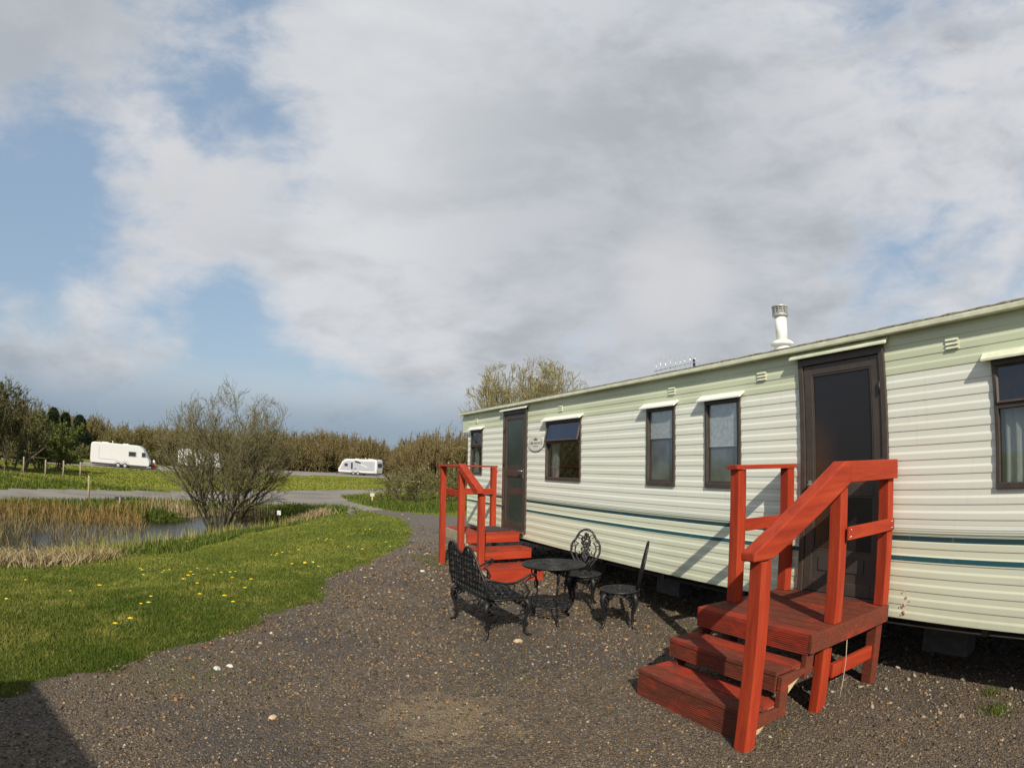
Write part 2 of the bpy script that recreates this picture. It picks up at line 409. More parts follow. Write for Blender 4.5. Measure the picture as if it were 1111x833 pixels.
# ------------------------------------------------------------------ terrain: heights from surveyed points
P = np.array([(-2.28, 4.9, -0.04), (-1.72, 6.2, -0.06), (-0.26, 8.39, -0.08), (2.7, 13.03, -0.06), (-1.6, 8.32, -0.2), (-2.95, 6.45, -0.2), (0.56, 11.77, -0.2), (-4.09, 9.01, -0.46), (-3.48, 10.14, -0.48), (-3.02, 11.04, -0.5), (-1.47, 13.4, -0.48), (0.53, 16.34, -0.42), (1.96, 19.06, -0.34), (3.63, 19.84, -0.2), (-5.22, 15.3, -1.0), (-3.55, 18.77, -1.0), (-1.33, 21.54, -1.0), (-6.45, 15.28, -1.0), (-4.74, 17.42, -1.05), (0.02, 21.34, -0.85), (-4.02, 19.56, -0.66), (-2.32, 21.23, -0.66), (-6.17, 18.13, -0.66), (-7.49, 17.39, -0.66), (-0.32, 21.51, -0.62), (1.37, 21.63, -0.5), (-8.3, 18.48, -0.5), (-5.81, 21.39, -0.5), (-2.55, 23.32, -0.5), (1.15, 24.05, -0.42), (2.85, 22.51, -0.3), (-9.64, 21.46, -0.52), (-6.78, 24.93, -0.52), (-3.05, 27.86, -0.5), (2.16, 27.37, -0.38), (3.89, 22.29, -0.22), (4.64, 16.96, -0.08), (6.35, 16.84, -0.02), (7.37, 35.72, -0.42), (12.58, 38.87, -0.4), (-11.7, 26.02, -0.35), (-10.25, 28.59, -0.4), (-15.58, 45.63, -0.6), (-10.6, 47.58, -0.75), (2.46, 52.46, -0.7), (12.54, 52.47, -0.6), (0.0, 0.0, 0.0), (2.0, 2.0, 0.0), (0.0, 2.5, 0.0), (3.0, 3.0, 0.0), (4.0, 5.0, 0.0), (6.0, 3.0, 0.0), (6.0, 8.0, 0.0), (4.0, 9.0, 0.0), (2.5, 7.0, 0.0), (4.0, 12.0, 0.0), (8.0, 12.0, 0.0), (9.0, 0.0, 0.0), (0.0, -10.0, 0.0), (15.0, -10.0, 0.0), (-15.0, -15.0, 0.0), (15.0, 25.0, 0.0), (5.0, 16.0, 0.0), (-6.0, -2.0, 0.0), (-3.0, 2.0, 0.0), (-8.0, 2.0, 0.0), (-21.56, 77.4, -0.85), (-12.77, 75.23, -0.85), (-7.57, 86.99, -0.9), (8.41, 89.85, -0.95), (16.43, 86.69, -0.95), (28.74, 99.52, -0.9), (-130.0, 0.0, -1.0), (-300.0, 0.0, -1.0), (-125.57, 33.65, -1.0), (-289.78, 77.65, -1.0), (-112.58, 65.0, -1.0), (-259.81, 150.0, -1.0), (-91.92, 91.92, -1.0), (-212.13, 212.13, -1.0), (-65.0, 112.58, -1.0), (-150.0, 259.81, -1.0), (-33.65, 125.57, -1.0), (-77.65, 289.78, -1.0), (0.0, 130.0, -1.0), (0.0, 300.0, -1.0), (33.65, 125.57, -1.0), (77.65, 289.78, -1.0), (65.0, 112.58, -1.0), (150.0, 259.81, -1.0), (91.92, 91.92, -1.0), (212.13, 212.13, -1.0), (112.58, 65.0, -0.5), (259.81, 150.0, -0.5), (125.57, 33.65, -0.5), (289.78, 77.65, -0.5), (130.0, 0.0, -0.5), (300.0, 0.0, -0.5), (125.57, -33.65, -0.5), (289.78, -77.65, -0.5), (-60.0, -100.0, 0.0), (60.0, -100.0, 0.0), (-150.0, 0.0, -0.8)])
P = np.vstack([P, [(-12, 14, -.5), (-12, 19, -.55), (-8, 7, -.35), (-14, 5, -.4), (-9.5, 17, -.6), (1.6, 18.9, -.5)]])
CC = 1.5
def _fit():
    n = len(P); r = np.sqrt(((P[:, None, :2]-P[None, :, :2])**2).sum(2)+CC*CC)
    A = np.zeros((n+1, n+1)); A[:n, :n] = r-np.eye(n)*.02; A[:n, n] = 1; A[n, :n] = 1
    return np.linalg.solve(A, np.append(P[:, 2], 0))
_w = _fit()
def fnoise(x, y, s=1.0, seed=0):
    r = np.random.default_rng(seed); o = np.zeros(x.shape)
    for i in range(9):
        a = r.uniform(0, 2*PI); f = s*r.uniform(.6, 3.2); o += np.sin((x*math.cos(a)+y*math.sin(a))*f+r.uniform(0, 6.3))/(1+f/s*.6)
    return o/3.2

def T(x, y):
    x = np.asarray(x, float); y = np.asarray(y, float); s = np.full(x.shape, _w[-1])
    for (px, py, _), ww in zip(P, _w[:-1]): s = s+ww*np.sqrt((x-px)**2+(y-py)**2+CC*CC)
    d = np.hypot(x, y); f = np.clip((d-320)/200, 0, 1)
    s = s*(1-f)+(-1.0)*f
    inside = np.clip((x-1.9)/1.0, 0, 1)*np.clip((9-x)/1.0, 0, 1)*np.clip((12-y)/1.5, 0, 1)*np.clip((y+3)/1., 0, 1)   # the levelled pitch of the caravan
    s = s*(1-inside)
    near = np.clip((6.5-np.hypot(x-1, y-2))/2, 0, 1); return s*(1-near*.7)+np.where(d < 60, .008*fnoise(x, y, 2.3, 3)*np.clip(d/4, .2, 3), 0)*(1-inside)
def Tz(x, y): return float(T(np.array([x]), np.array([y]))[0])

def inpoly(x, y, poly):
    c = np.zeros(x.shape, bool); n = len(poly)
    for i in range(n):
        x1, y1 = poly[i]; x2, y2 = poly[i-1]
        if y1 == y2: continue
        k = ((y1 > y) != (y2 > y)) & (x < (x2-x1)*(y-y1)/(y2-y1)+x1); c ^= k
    return c
YARD_EDGE = [(-1.73, 3.55), (-1.5, 3.87), (-1.3, 4.1), (-1.06, 4.42), (-.83, 4.73), (-.39, 5.14), (-.08, 5.65), (.13, 6.05), (.52, 6.33), (.81, 6.85), (1.04, 7.93), (1.54, 8.77), (2.31, 9.94), (3.02, 11.15), (3.59, 12.65), (4.02, 14.35), (4.39, 17.1), (4.21, 19.55), (3.84, 21.0)]
YARD = [(-14, -9), (-14, -1.5), (-7, .6), (-3.2, 2.4)]+YARD_EDGE+[(4.92, 20.52), (5.93, 17.63), (6.88, 16.63), (8.2, 15.4), (9, 13), (9.5, -9)]
ROAD = [(-30, 3), (-16, 14), (-8.6, 19.1), (-6.1, 22.5), (-2.7, 24.4), (.4, 24.85), (2.26, 23.8), (3.84, 21), (4.92, 20.52), (4.47, 24.5), (4.69, 29.7), (7.1, 34.3), (10.8, 37.3), (13.9, 38.7), (30, 44), (60, 50), (60, 58), (30, 50.5), (14.4, 44.5), (9.5, 41.9), (3.5, 36.8), (-1, 32.9), (-7.4, 27.4), (-10.4, 23.2), (-19, 16), (-34, 4)]
TRACK = [(-60, 36), (-40, 45), (-19.6, 55.8), (-16.2, 59.3), (-10.6, 63.1), (-3.3, 68.9), (3.6, 75), (16.7, 82), (40, 84), (40, 94), (22.9, 95.8), (12.3, 102), (5, 97), (-4.3, 88), (-15, 78), (-21.5, 71), (-29, 64), (-45, 55), (-66, 46)]
POND_BOX = (-13, 2.2, 8.5, 23)

def build_ground():
    az = []; a = -180.0
    while a < 180: az.append(a); a += .2 if -34 <= a < 90 else 1.6
    az = np.radians(np.array(az)); na = len(az)
    rad = [.35]; 
    while rad[-1] < 6000:
        r = rad[-1]; rad.append(r+max(.042, min(r*r/760, r*.16)))
    rad = np.array(rad); nr = len(rad)
    A, RR = np.meshgrid(az, rad); X = RR*np.sin(A); Y = RR*np.cos(A); Z = T(X, Y)
    V = np.stack([X, Y, Z], -1).reshape(-1, 3)
    # centre disc vertex
    i = np.arange(nr-1)[:, None]; j = np.arange(na)[None, :]; jn = (j+1) % na
    F = np.stack([i*na+j, i*na+jn, (i+1)*na+jn, (i+1)*na+j], -1).reshape(-1, 4)
    c = V[F].mean(1); x, y = c[:, 0], c[:, 1]
    jx = .10*fnoise(x, y, 5, 11)+.07*fnoise(x, y, 22, 5); jy = .10*fnoise(x, y, 5, 12)
    cls = np.zeros(len(F), int)                               # 0 lawn / field
    d = np.hypot(x, y)
    cls[(d > 27) | (x > 4.6)] = 1
    cls[inpoly(x+jx*3, y+jy*3, TRACK)] = 4
    cls[inpoly(x+jx*1.5, y+jy*1.5, ROAD)] = 3
    cls[inpoly(x+jx*1.3, y+jy*1.3, YARD)] = 2
    names = [('lawn', M['lawn']), ('field', M['field']), ('gravel_yard', M['gravel']), ('road', M['road']), ('gravel_track', M['track'])]
    for k, (nm, mt) in enumerate(names):
        f = F[cls == k]; u, inv = np.unique(f, return_inverse=True)
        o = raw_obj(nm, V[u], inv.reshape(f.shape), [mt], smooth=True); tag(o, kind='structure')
    o = MB().lathe([(.40, -.01), (.40, 0)], (0, 0, 0), 32).build('ground', M['gravel']); tag(o, kind='structure'); o.location.z = Tz(0, 0)+.002
build_ground()

# pond water: flat sheet inside its banks
def pond():
    poly = [(-9, 9.5), (-4.2, 9.6), (-2.6, 11.2), (-1.2, 13.6), (.9, 16.6), (2.0, 18.9), (1.6, 21.6), (-.5, 22.4), (-2.4, 22.0), (-5, 19.9), (-9, 18.0), (-11, 14)]
    o = MB().add([(x, y, -.705) for x, y in poly], [tuple(range(len(poly)))]).build('pond_water', M['water']); tag(o, kind='structure')
pond()

# ------------------------------------------------------------------ blades, reeds, stones (numpy)
def blades(name, x, y, h, w, mat, lean=.35, zoff=-.005, kind='stuff', label=None, bend=True, parent=None, seed=1, z=None):
    r = np.random.default_rng(seed); n = len(x); a = r.uniform(0, PI, n); l = r.normal(0, lean, (n, 2))*h[:, None]
    z0 = (T(x, y) if z is None else z)+zoff
    dx, dy = np.cos(a)*w/2, np.sin(a)*w/2
    b1 = np.stack([x-dx, y-dy, z0], 1); b2 = np.stack([x+dx, y+dy, z0], 1)
    m1 = np.stack([x-dx*.7+l[:, 0]*.35, y-dy*.7+l[:, 1]*.35, z0+h*.6], 1); m2 = np.stack([x+dx*.7+l[:, 0]*.35, y+dy*.7+l[:, 1]*.35, z0+h*.6], 1)
    t1 = np.stack([x-dx*.15+l[:, 0], y-dy*.15+l[:, 1], z0+h], 1); t2 = np.stack([x+dx*.15+l[:, 0], y+dy*.15+l[:, 1], z0+h], 1)
    V = np.stack([b1, b2, m1, m2, t1, t2], 1).reshape(-1, 3); k = np.arange(n)[:, None]*6
    F = np.concatenate([k+np.array([0, 1, 3, 2]), k+np.array([2, 3, 5, 4])])
    o = raw_obj(name, V, F, [mat]); tag(o, label=label, kind=kind); return o

def sample(n, dmin, dmax, a0=-33, a1=60, p=1.0, seed=0):
    r = np.random.default_rng(seed); a = np.radians(r.uniform(a0, a1, n)); u = r.uniform(0, 1, n)
    d = dmin*(dmax/dmin)**(u**p) ; return d*np.sin(a), d*np.cos(a), d, r

def grass():
    x, y, d, r = sample(520000, 3.0, 27, -32, 30, 1.0, 5)
    ed = inpoly(x+.13*fnoise(x, y, 5, 11)+.09*fnoise(x, y, 22, 5)+r.normal(0, .03, len(x)), y+.13*fnoise(x, y, 5, 12)+r.normal(0, .03, len(x)), YARD)
    ok = ~ed & ~inpoly(x, y, ROAD) & (T(x, y) > -.56)
    x, y, d = x[ok], y[ok], d[ok]
    clump = .5+.5*fnoise(x, y, 2.2, 21)
    h = r.uniform(.014, .042, len(x))*(.6+.8*np.clip(clump, 0, 1.2)); w = np.maximum(.004, d*.0011)*r.uniform(.7, 1.2, len(x))
    o = blades('lawn_grass', x, y, h, w, M['blade'], .5, seed=2)
    # strays creeping over the gravel edge and weeds in the yard
    x, y, d, r = sample(60000, 2.6, 12, -30, 50, 1.0, 8)
    g = fnoise(x, y, 2.1, 33)+.5*fnoise(x, y, 7, 34)
    k = inpoly(x, y, YARD) & (g > 1.25) & ~inpoly(x, y, [(3.9, -3), (7.3, -3), (7.3, 10.6), (3.9, 10.6)])
    wx, wy = [], []
    for cx, cy, s, n in ((3.9, 1.05, .06, 260), (4.2, 1.2, .04, 120), (3.0, 9.5, .22, 500), (2.95, 8.9, .12, 300), (3.85, 4.2, .18, 160), (-.35, 4.35, .25, 160), (.1, 4.2, .2, 90), (3.3, 3.7, .2, 40)):
        wx += list(r.normal(cx, s, n)); wy += list(r.normal(cy, s, n))
    X = np.concatenate([x[k][:1800], wx]); Y = np.concatenate([y[k][:1800], wy])
    blades('yard_weeds', X, Y, r.uniform(.01, .05, len(X)), np.full(len(X), .006), M['blade_w'], .6, seed=3)
    # rough bank grass round the pond and by the road
    x, y, d, r = sample(90000, 12, 34, -34, 26, .9, 15)
    t = T(x, y); n_ = fnoise(x, y, .9, 40)
    k = ~inpoly(x, y, ROAD) & ~inpoly(x, y, YARD) & (t > -.70) & ((t < -.40) | (y > 23)) & (y < 30) & (n_ > -.7)
    x, y, d = x[k], y[k], d[k]
    blades('bank_grass', x, y, r.uniform(.06, .2, len(x)), d*.0017, M['blade_w'], .35, seed=4)
    # far verge and field tussocks
    x, y, d, r = sample(120000, 24, 75, -34, 30, 1.0, 16)
    k = ~inpoly(x, y, ROAD) & ~inpoly(x, y, TRACK) & (fnoise(x, y, .5, 41) > -.4)
    x, y, d = x[k], y[k], d[k]
    o = blades('field_tussocks', x, y, r.uniform(.03, .10, len(x)), d*.0022, M['blade_f'], .5, seed=6)
grass()

def reeds():
    r = np.random.default_rng(31)
    def line(pts, n, spread):
        pts = np.array(pts, float); seg = r.integers(0, len(pts)-1, n); t = r.uniform(0, 1, n)[:, None]
        q = pts[seg]*(1-t)+pts[seg+1]*t; return q[:, 0]+r.normal(0, spread, n), q[:, 1]+r.normal(0, spread, n)
    # near shore, upright pale stems
    x, y = line([(-3.6, 11.2), (-2.9, 12.4), (-2.1, 14.2), (-1.0, 16.0), (.2, 17.5), (1.2, 18.8)], 1300, .30)
    h = r.uniform(.12, .42, len(x)); blades('near_shore_reeds', x, y, h, np.full(len(x), .018), M['reed_g'], .14, seed=32)
    # dry matted grass at the left near shore
    x, y = line([(-6.5, 10.0), (-4.6, 10.2), (-3.6, 10.9), (-3.1, 11.4)], 3600, .36)
    blades('matted_dry_grass', x, y, r.uniform(.08, .26, len(x)), np.full(len(x), .018), M['reed'], .9, seed=33)
    # rust coloured reed bed on the left and far shore
    x = r.uniform(-11.5, -3.4, 11000); y = r.uniform(13.0, 20.5, 11000)
    t = (y-(15.4+(x+11)*.38)); k = (t > 0) & (y < 17.4+(x+9)*.60) & (fnoise(x, y, 1.4, 51) > -.6)
    x, y = x[k], y[k]
    z = np.maximum(T(x, y), -.75)
    blades('rust_reed_bed', x, y, r.uniform(.12, .46, len(x)), np.full(len(x), .018), M['reed_o'], .25, seed=34, z=z)
    # sparse reeds standing in the water and under the tree
    x = r.uniform(-9.5, -3.0, 4600); y = r.uniform(11, 18, 4600); k = fnoise(x, y, 1.5, 52) > -.15
    x, y = x[k], y[k]; blades('water_reeds', x, y, r.uniform(.06, .38, len(x)), np.full(len(x), .016), M['reed_w'], .4, seed=35, z=np.maximum(T(x, y), -.74))
    x, y = line([(-3.4, 20.4), (-2.2, 21.6), (-.6, 21.9), (.5, 21.3)], 900, .3)
    blades('far_shore_reeds', x, y, r.uniform(.25, .6, len(x)), np.full(len(x), .02), M['reed'], .15, seed=36)
    x, y = line([(1.2, 18.6), (1.9, 19.3), (2.5, 19.6)], 800, .22)
    blades('corner_dry_grass', x, y, r.uniform(.1, .3, len(x)), np.full(len(x), .02), M['reed'], .5, seed=37)
reeds()

def stones(name, n, dmin, dmax, smin, smax, mat, seed, p=1.0, cond=None, skew=2.0, label=None):
    x, y, d, r = sample(n, dmin, dmax, -31, 88, p, seed)
    k = inpoly(x, y, YARD)
    if cond is not None: k &= cond(x, y)
    x, y, d = x[k], y[k], d[k]; n = len(x)
    s = (smin+(smax-smin)*r.uniform(0, 1, n)**skew)*np.clip(d/4, .8, 2.2)
    oc = np.array([(1, 0, 0), (-1, 0, 0), (0, 1, 0), (0, -1, 0), (0, 0, 1), (0, 0, -1), ])
    tri = np.array([(0, 2, 4), (2, 1, 4), (1, 3, 4), (3, 0, 4), (2, 0, 5), (1, 2, 5), (3, 1, 5), (0, 3, 5)])
    a = r.uniform(0, 2*PI, n); ca, sa = np.cos(a), np.sin(a)
    v = oc[None]*r.uniform(.6, 1.25, (n, 6, 1))+r.normal(0, .16, (n, 6, 3)); v[:, :, 2] *= r.uniform(.35, .75, (n, 1)); v[:, :, 1] *= r.uniform(.6, 1, (n, 1))
    v = v*s[:, None, None]/2
    X = v[..., 0]*ca[:, None]-v[..., 1]*sa[:, None]+x[:, None]; Y = v[..., 0]*sa[:, None]+v[..., 1]*ca[:, None]+y[:, None]; Z = v[..., 2]+(T(x, y)+s*.08)[:, None]
    V = np.stack([X, Y, Z], -1).reshape(-1, 3); F = (np.arange(n)[:, None, None]*6+tri[None]).reshape(-1, 3)
    o = raw_obj(name, V, F, [mat]); tag(o, kind='stuff', label=label); return o
stones('gravel_stones', 150000, 1.9, 15, .006, .026, M['stone'], 71)
stones('coarse_gravel', 22000, 1.9, 12, .016, .046, M['stone'], 72)
stones('pale_pebbles', 1500, 2.0, 16, .010, .034, M['pebble'], 73, skew=2.6)
stones('rubble_under_caravan', 700, 2.2, 6, .03, .07, M['pebble'], 74, cond=lambda x, y: (x > 3.45) & (x < 4.4) & (y < 2.4), skew=2)

# ------------------------------------------------------------------ the static caravan
XW = 4.05; ZB = .494; ZE = 2.575; YA = -1.6; YB = 10.42
def static_caravan():
    c = empty('static_caravan', (XW+1.5, 4.4, 0)); off = Vector((-(XW+1.5), -4.4, 0))
    tag(c, 'long cream static caravan with teal stripes and brown doors', 'static caravan')
    def put(mb, name, mat=None, parent=None, bevel=0):
        par = parent or c
        o = mb.build(name, mat, par, bevel)
        if parent is None: o.location = off
        return o
    op = [(2.14, 2.95, .575, 2.49), (7.95, 8.77, .60, 2.49), (-.1, 1.25, 1.44, 2.25), (3.67, 4.12, 1.44, 2.25), (4.59, 5.04, 1.44, 2.25), (6.42, 7.33, 1.44, 2.245), (9.71, 10.24, 1.45, 2.24)]
    # cladding profile
    pitch = (ZE-ZB)/20; prof = []
    sh = [(0, -.0008), (.03, .0036), (.10, .0044), (.42, .0048), (.47, .0042), (.58, .0008), (.62, .0002), (.985, .0002)]
    for i in range(20):
        for t, d in sh: prof.append((ZB+(i+t)*pitch, d))
    prof.append((ZE, 0))
    zs = sorted({round(z, 5) for z, _ in prof} | {o[2] for o in op} | {o[3] for o in op})
    pz = [p[0] for p in prof]; pd = [p[1] for p in prof]
    ys = sorted({YA, YB} | {o[0] for o in op} | {o[1] for o in op})
    m = MB(); V = []; idx = {}
    def vid(y, z):
        k = (round(y, 4), round(z, 5))
        if k not in idx:
            d = float(np.interp(z, pz, pd))
            idx[k] = len(V); V.append((XW-d, y, z))
        return idx[k]
    Fs = []
    for a, b in zip(ys[:-1], ys[1:]):
        for z0, z1 in zip(zs[:-1], zs[1:]):
            ym, zm = (a+b)/2, (z0+z1)/2
            if any(o[0] < ym < o[1] and o[2] < zm < o[3] for o in op): continue
            Fs.append((vid(a, z0), vid(a, z1), vid(b, z1), vid(b, z0)))
    m.add(V, Fs)
    # far end wall (clad) with the projecting top band, other walls
    m2 = MB()
    for (ya, yb, z0, z1) in ((YB, YB, ZB, 2.24),):
        vs = []; n = 0
        for z, d in prof:
            if z > z1: break
            vs += [(XW, YB+d, z), (XW+3.0, YB+d, z)]; n += 1
        m2.add(vs, [(2*i, 2*i+1, 2*i+3, 2*i+2) for i in range(n-1)])
    w = put(m, 'front_wall', M['clad'])
    put(m2, 'end_wall', M['clad'])
    q = MB(); zz = [2.24+i*(ZE-2.24)/3 for i in range(4)]
    q.box((XW, YB, 2.225), (XW+3.0, YB+.30, 2.24)); q.box((XW-.001, YB, 2.24), (XW+.02, YB+.30, ZE)); q.box((XW, YB+.28, 2.24), (XW+3, YB+.30, ZE))
    put(q, 'end_hood', M['clad'])
    put(MB().box((XW+2.98, YA, ZB), (XW+3.0, YB, ZE)).box((XW, YA, ZB), (XW+3, YA+.02, ZE)), 'rear_wall', M['clad'])
    # roof, slightly crowned
    n = 10; vs = []; 
    for yy in (YA-.05, YB+.34):
        for i in range(n+1):
            t = i/n; vs.append((XW-.05+3.1*t, yy, ZE+.035+.13*math.sin(PI*t)))
        for i in range(n+1):
            t = i/n; vs.append((XW-.05+3.1*t, yy, ZE+.005+.13*math.sin(PI*t)))
    k = 2*(n+1); fs = []
    for i in range(n): fs += [(i, i+1, k+i+1, k+i), (n+1+i+1, n+1+i, k+n+1+i, k+n+1+i+1), (i+1, i, n+1+i, n+1+i+1), (k+i, k+i+1, k+n+1+i+1, k+n+1+i)]
    fs += [(0, k, k+n+1, n+1)]
    put(MB().add(vs, fs), 'roof', M['roof'])
    g = MB(); g.box((XW-.075, YA-.05, ZE-.018), (XW-.012, YB+.34, ZE+.020))
    put(g, 'gutter_trim', M['trim'], bevel=.006)
    # lumpy felt edge over the gutter
    e = MB(); N = 220; r = np.random.default_rng(4); vs = []
    for i in range(N+1):
        y = YA-.05+(YB+.39-YA)*i/N; b = .009+.007*r.uniform(); f = .004*r.uniform()
        vs += [(XW-.068-f, y, ZE+.0205), (XW-.066-f, y, ZE+.022+b), (XW-.02, y, ZE+.036+b)]
    put(e.add(vs, [x for i in range(N) for x in ((3*i, 3*i+1, 3*i+4, 3*i+3), (3*i+1, 3*i+2, 3*i+5, 3*i+4))]), 'roof_edge', M['felt'])
    # interior shell: floor, back lining
    s = MB(); s.box((XW+.35, YA+.1, ZB+.05), (XW+2.9, YB-.1, ZB+.08)); s.box((XW+1.6, YA+.1, ZB+.08), (XW+1.62, YB-.1, ZE-.02))
    put(s, 'interior_lining', M['inner'])
    put(MB().box((XW+.012, YA+.03, ZB+.002), (XW+2.97, YB-.01, ZB+.05)), 'floor_deck', M['chassis'])
    # chassis
    ch = MB()
    for x in (XW+.85, XW+2.15): ch.box((x, YA+.2, .33), (x+.07, YB-.2, ZB))
    for y in np.arange(YA+.5, YB, 1.2): ch.box((XW+.15, y, .40), (XW+2.85, y+.05, ZB-.01))
    ch.tube([(XW+.5, 4.2, .25), (XW+2.5, 4.2, .25)], .03, 8); ch.tube([(XW+.28, YA+.3, .41), (XW+.3, 3.5, .36), (XW+.26, 6.6, .40), (XW+.3, YB-.4, .38)], .018, 6)
    put(ch, 'chassis', M['chassis'])
    for (y, x) in ((4.2, XW+.62), (4.2, XW+2.2)):
        wl = MB().lathe([(.12, -.09), (.22, -.10), (.27, -.07), (.285, 0), (.27, .07), (.22, .10), (.12, .09)], (x, y, .285), 28, axis='x'); wo = put(wl, 'wheel', M['rubber'])
        MB().lathe([(.03, -.10), (.05, -.085), (.12, -.06), (.17, -.085), (.175, -.06), (.16, 0)], (x, y, .285), 20, M['steel'], axis='x').build('rim', None, wo)
    # vents under the eave
    for y in (1.55, 3.39, 4.63, 6.95, 10.0):
        v = MB(); z0 = 2.375
        v.box((XW-.009, y-.055, z0), (XW-.002, y+.055, z0+.085))
        for i in range(3): v.prism([(XW-.018, z0+.006+i*.028), (XW-.008, z0+.022+i*.028), (XW-.008, z0+.006+i*.028)], 'y', y-.05, y+.05)
        put(v, 'vent', M['trim'])
    # drip hoods
    for (y0, y1, z0, z1), hm in zip(op, ['trim', 'white', 'trim', 'white', 'white', 'white', 'white']):
        a, b = y0-.06, y1+.07
        put(MB().prism([(XW-.005, z1+.065), (XW-.075, z1+.018), (XW-.075, z1+.004), (XW-.068, z1+.004), (XW-.005, z1+.048)], 'y', a, b), 'drip_hood', M['trim' if hm == 'trim' else 'white'])
    # windows
    def window(i, kind):
        y0, y1, z0, z1 = op[i]; f = .029; xf = XW-.022
        fr = MB()
        fr.box((xf, y0-.01, z0-.012), (XW+.05, y1+.01, z0+f)); fr.box((xf, y0-.01, z1-f), (XW+.05, y1+.01, z1+.012))
        fr.box((xf+.001, y0-.01, z0+f), (XW+.05, y0+f-.01, z1-f)); fr.box((xf+.001, y1-f+.01, z0+f), (XW+.05, y1+.01, z1-f))
        zt = z0+(z1-z0)*.64
        if kind in ('transom', 'big'): fr.box((xf+.002, y0+f-.01, zt-.018), (XW+.045, y1-f+.01, zt+.018))
        wo = put(fr, 'window', M['brown'], bevel=.004)
        put_c = lambda mb, nm, mt, bv=0: mb.build(nm, mt, wo, bv)
        a, b = y0+f-.01, y1-f+.01
        if kind in ('transom', 'big'):
            put_c(MB().box((XW+.012, a, z0+f), (XW+.016, b, zt-.018)), 'pane', M['glass'])
            # hinged top light slightly open
            tl = MB(); hh = z1-f-zt-.018; op_ = .035 if kind == 'transom' and i == 5 else .004
            tl.add([(XW+.002, a, z1-f), (XW+.002, b, z1-f), (XW-.012-op_, b, zt+.02), (XW-.012-op_, a, zt+.02), (XW+.006, a, z1-f), (XW+.006, b, z1-f), (XW-.008-op_, b, zt+.02), (XW-.008-op_, a, zt+.02)],
                   [(0, 1, 2, 3), (7, 6, 5, 4), (0, 3, 7, 4), (1, 5, 6, 2), (3, 2, 6, 7)])
            put_c(tl, 'top_pane', M['glass_dark'])
            rim = MB(); w_ = .020
            for (p, q_) in (((XW-.014-op_, a, zt+.02), (XW-.014-op_, b, zt+.02)), ((XW-.014-op_, b, zt+.02), (XW, b, z1-f)), ((XW-.014-op_, a, zt+.02), (XW, a, z1-f)), ((XW, a, z1-f), (XW, b, z1-f))): rim.tube([p, q_], w_*.7, 4, smooth=False)
            put_c(rim, 'sash', M['brown'])
        else:
            put_c(MB().box((XW+.008, a, z0+f), (XW+.012, b, z1-f)), 'pane', M['glass_soft'])
            # inner sash along the lower half
            put_c(MB().box((XW-.004, y0-.004+f, z0+f), (XW+.010, y0+f+.014, z1-f)).box((XW-.004, a+.024, z0+f), (XW+.010, b, z0+f+.022)), 'sash', M['brown'])
        if kind == 'frost':
            zb = z0+(z1-z0)*(.62 if i == 4 else .48)
            put_c(MB().box((XW+.020, a+.002, zb), (XW+.023, b-.002, z1-f)), 'roller_blind', M['blind'])
            put_c(MB().box((XW+.018, a+.002, zb-.012), (XW+.025, b-.002, zb-.0005)), 'blind_rail', M['white'])
            put_c(MB().box((XW+.034, a+.001, z0+f), (XW+.037, b-.001, z1-f)), 'obscure_sheet', M['frostw'])
        else:
            cu = MB()
            rngs = [(b-.02, b-.20)] if kind == 'transom' and i == 5 else [(b+.0, b-.18), (a, a+.1)] if kind == 'transom' else [(b+.02, b-1.2)]
            for (c0, c1) in rngs:
                N = max(8, int(abs(c1-c0)*70)); vs = []
                for t in range(N+1):
                    y = c0+(c1-c0)*t/N; x = XW+.055+.018*math.sin(t*1.15)+.006*math.sin(t*.47+1)
                    taper = 0 if kind == 'big' else .02*math.sin(t)
                    vs += [(x, y, z0+.02), (x+.004, y, z1)]
                cu.add(vs, [(2*t, 2*t+1, 2*t+3, 2*t+2) for t in range(N)], None, True)
            put_c(cu, 'curtain', M['curtain'])
            if kind == 'big': put_c(MB().box((XW+.14, a-.05, z0), (XW+.16, b+.05, z0+.13)), 'inner_sill', M['white'])
    k = NT('frosted_sheet'); M['frostw'] = k.set(k.ramp(k.noise(k.obj(), 5, 4), [(.3, (.10, .10, .11)), (.7, (.26, .27, .28))]), .6)
    window(2, 'big'); window(3, 'frost'); window(4, 'frost'); window(5, 'transom'); window(6, 'transom')
    # doors
    for i in (0, 1):
        y0, y1, z0, z1 = op[i]; fr = MB(); f = .036
        fr.box((XW-.03, y0-.012, z0-.01), (XW+.06, y0+f, z1+.01)); fr.box((XW-.03, y1-f, z0-.01), (XW+.06, y1+.012, z1+.01)); fr.box((XW-.029, y0+f, z1-.055), (XW+.06, y1-f, z1+.01)); fr.box((XW-.034, y0+f, z0-.012), (XW+.06, y1-f, z0+.03))
        put(fr, 'door_frame', M['brown'], bevel=.004)
        a, b, d0, d1 = y0+f+.004, y1-f-.004, z0+.034, z1-.059
        st = .078 if i == 0 else .07; zm = z0+(.86 if i == 0 else .90)
        dm = MB()
        dm.box((XW-.018, a, d0), (XW+.022, a+st, d1)); dm.box((XW-.018, b-st, d0), (XW+.022, b, d1))
        for (q0, q1) in ((d0, d0+st+.02), (zm-.05, zm+.05), (d1-st, d1)): dm.box((XW-.0175, a+st, q0), (XW+.0215, b-st, q1))
        put(MB().box((XW-.05, y0, z0-.022), (XW-.0345, y1, z0-.008)), 'threshold', M['steel'])
        do = put(dm, 'door', M['brown'], bevel=.004)
        if i == 0: tag(do, 'brown outer door with tall dark glazed upper panel')
        ym0, ym1 = a+st, b-st
        MB().box((XW-.004, ym0, zm+.05), (XW+.004, ym1, d1-st)).build('pane', M['frost'] if i == 0 else M['frost_g'], do)
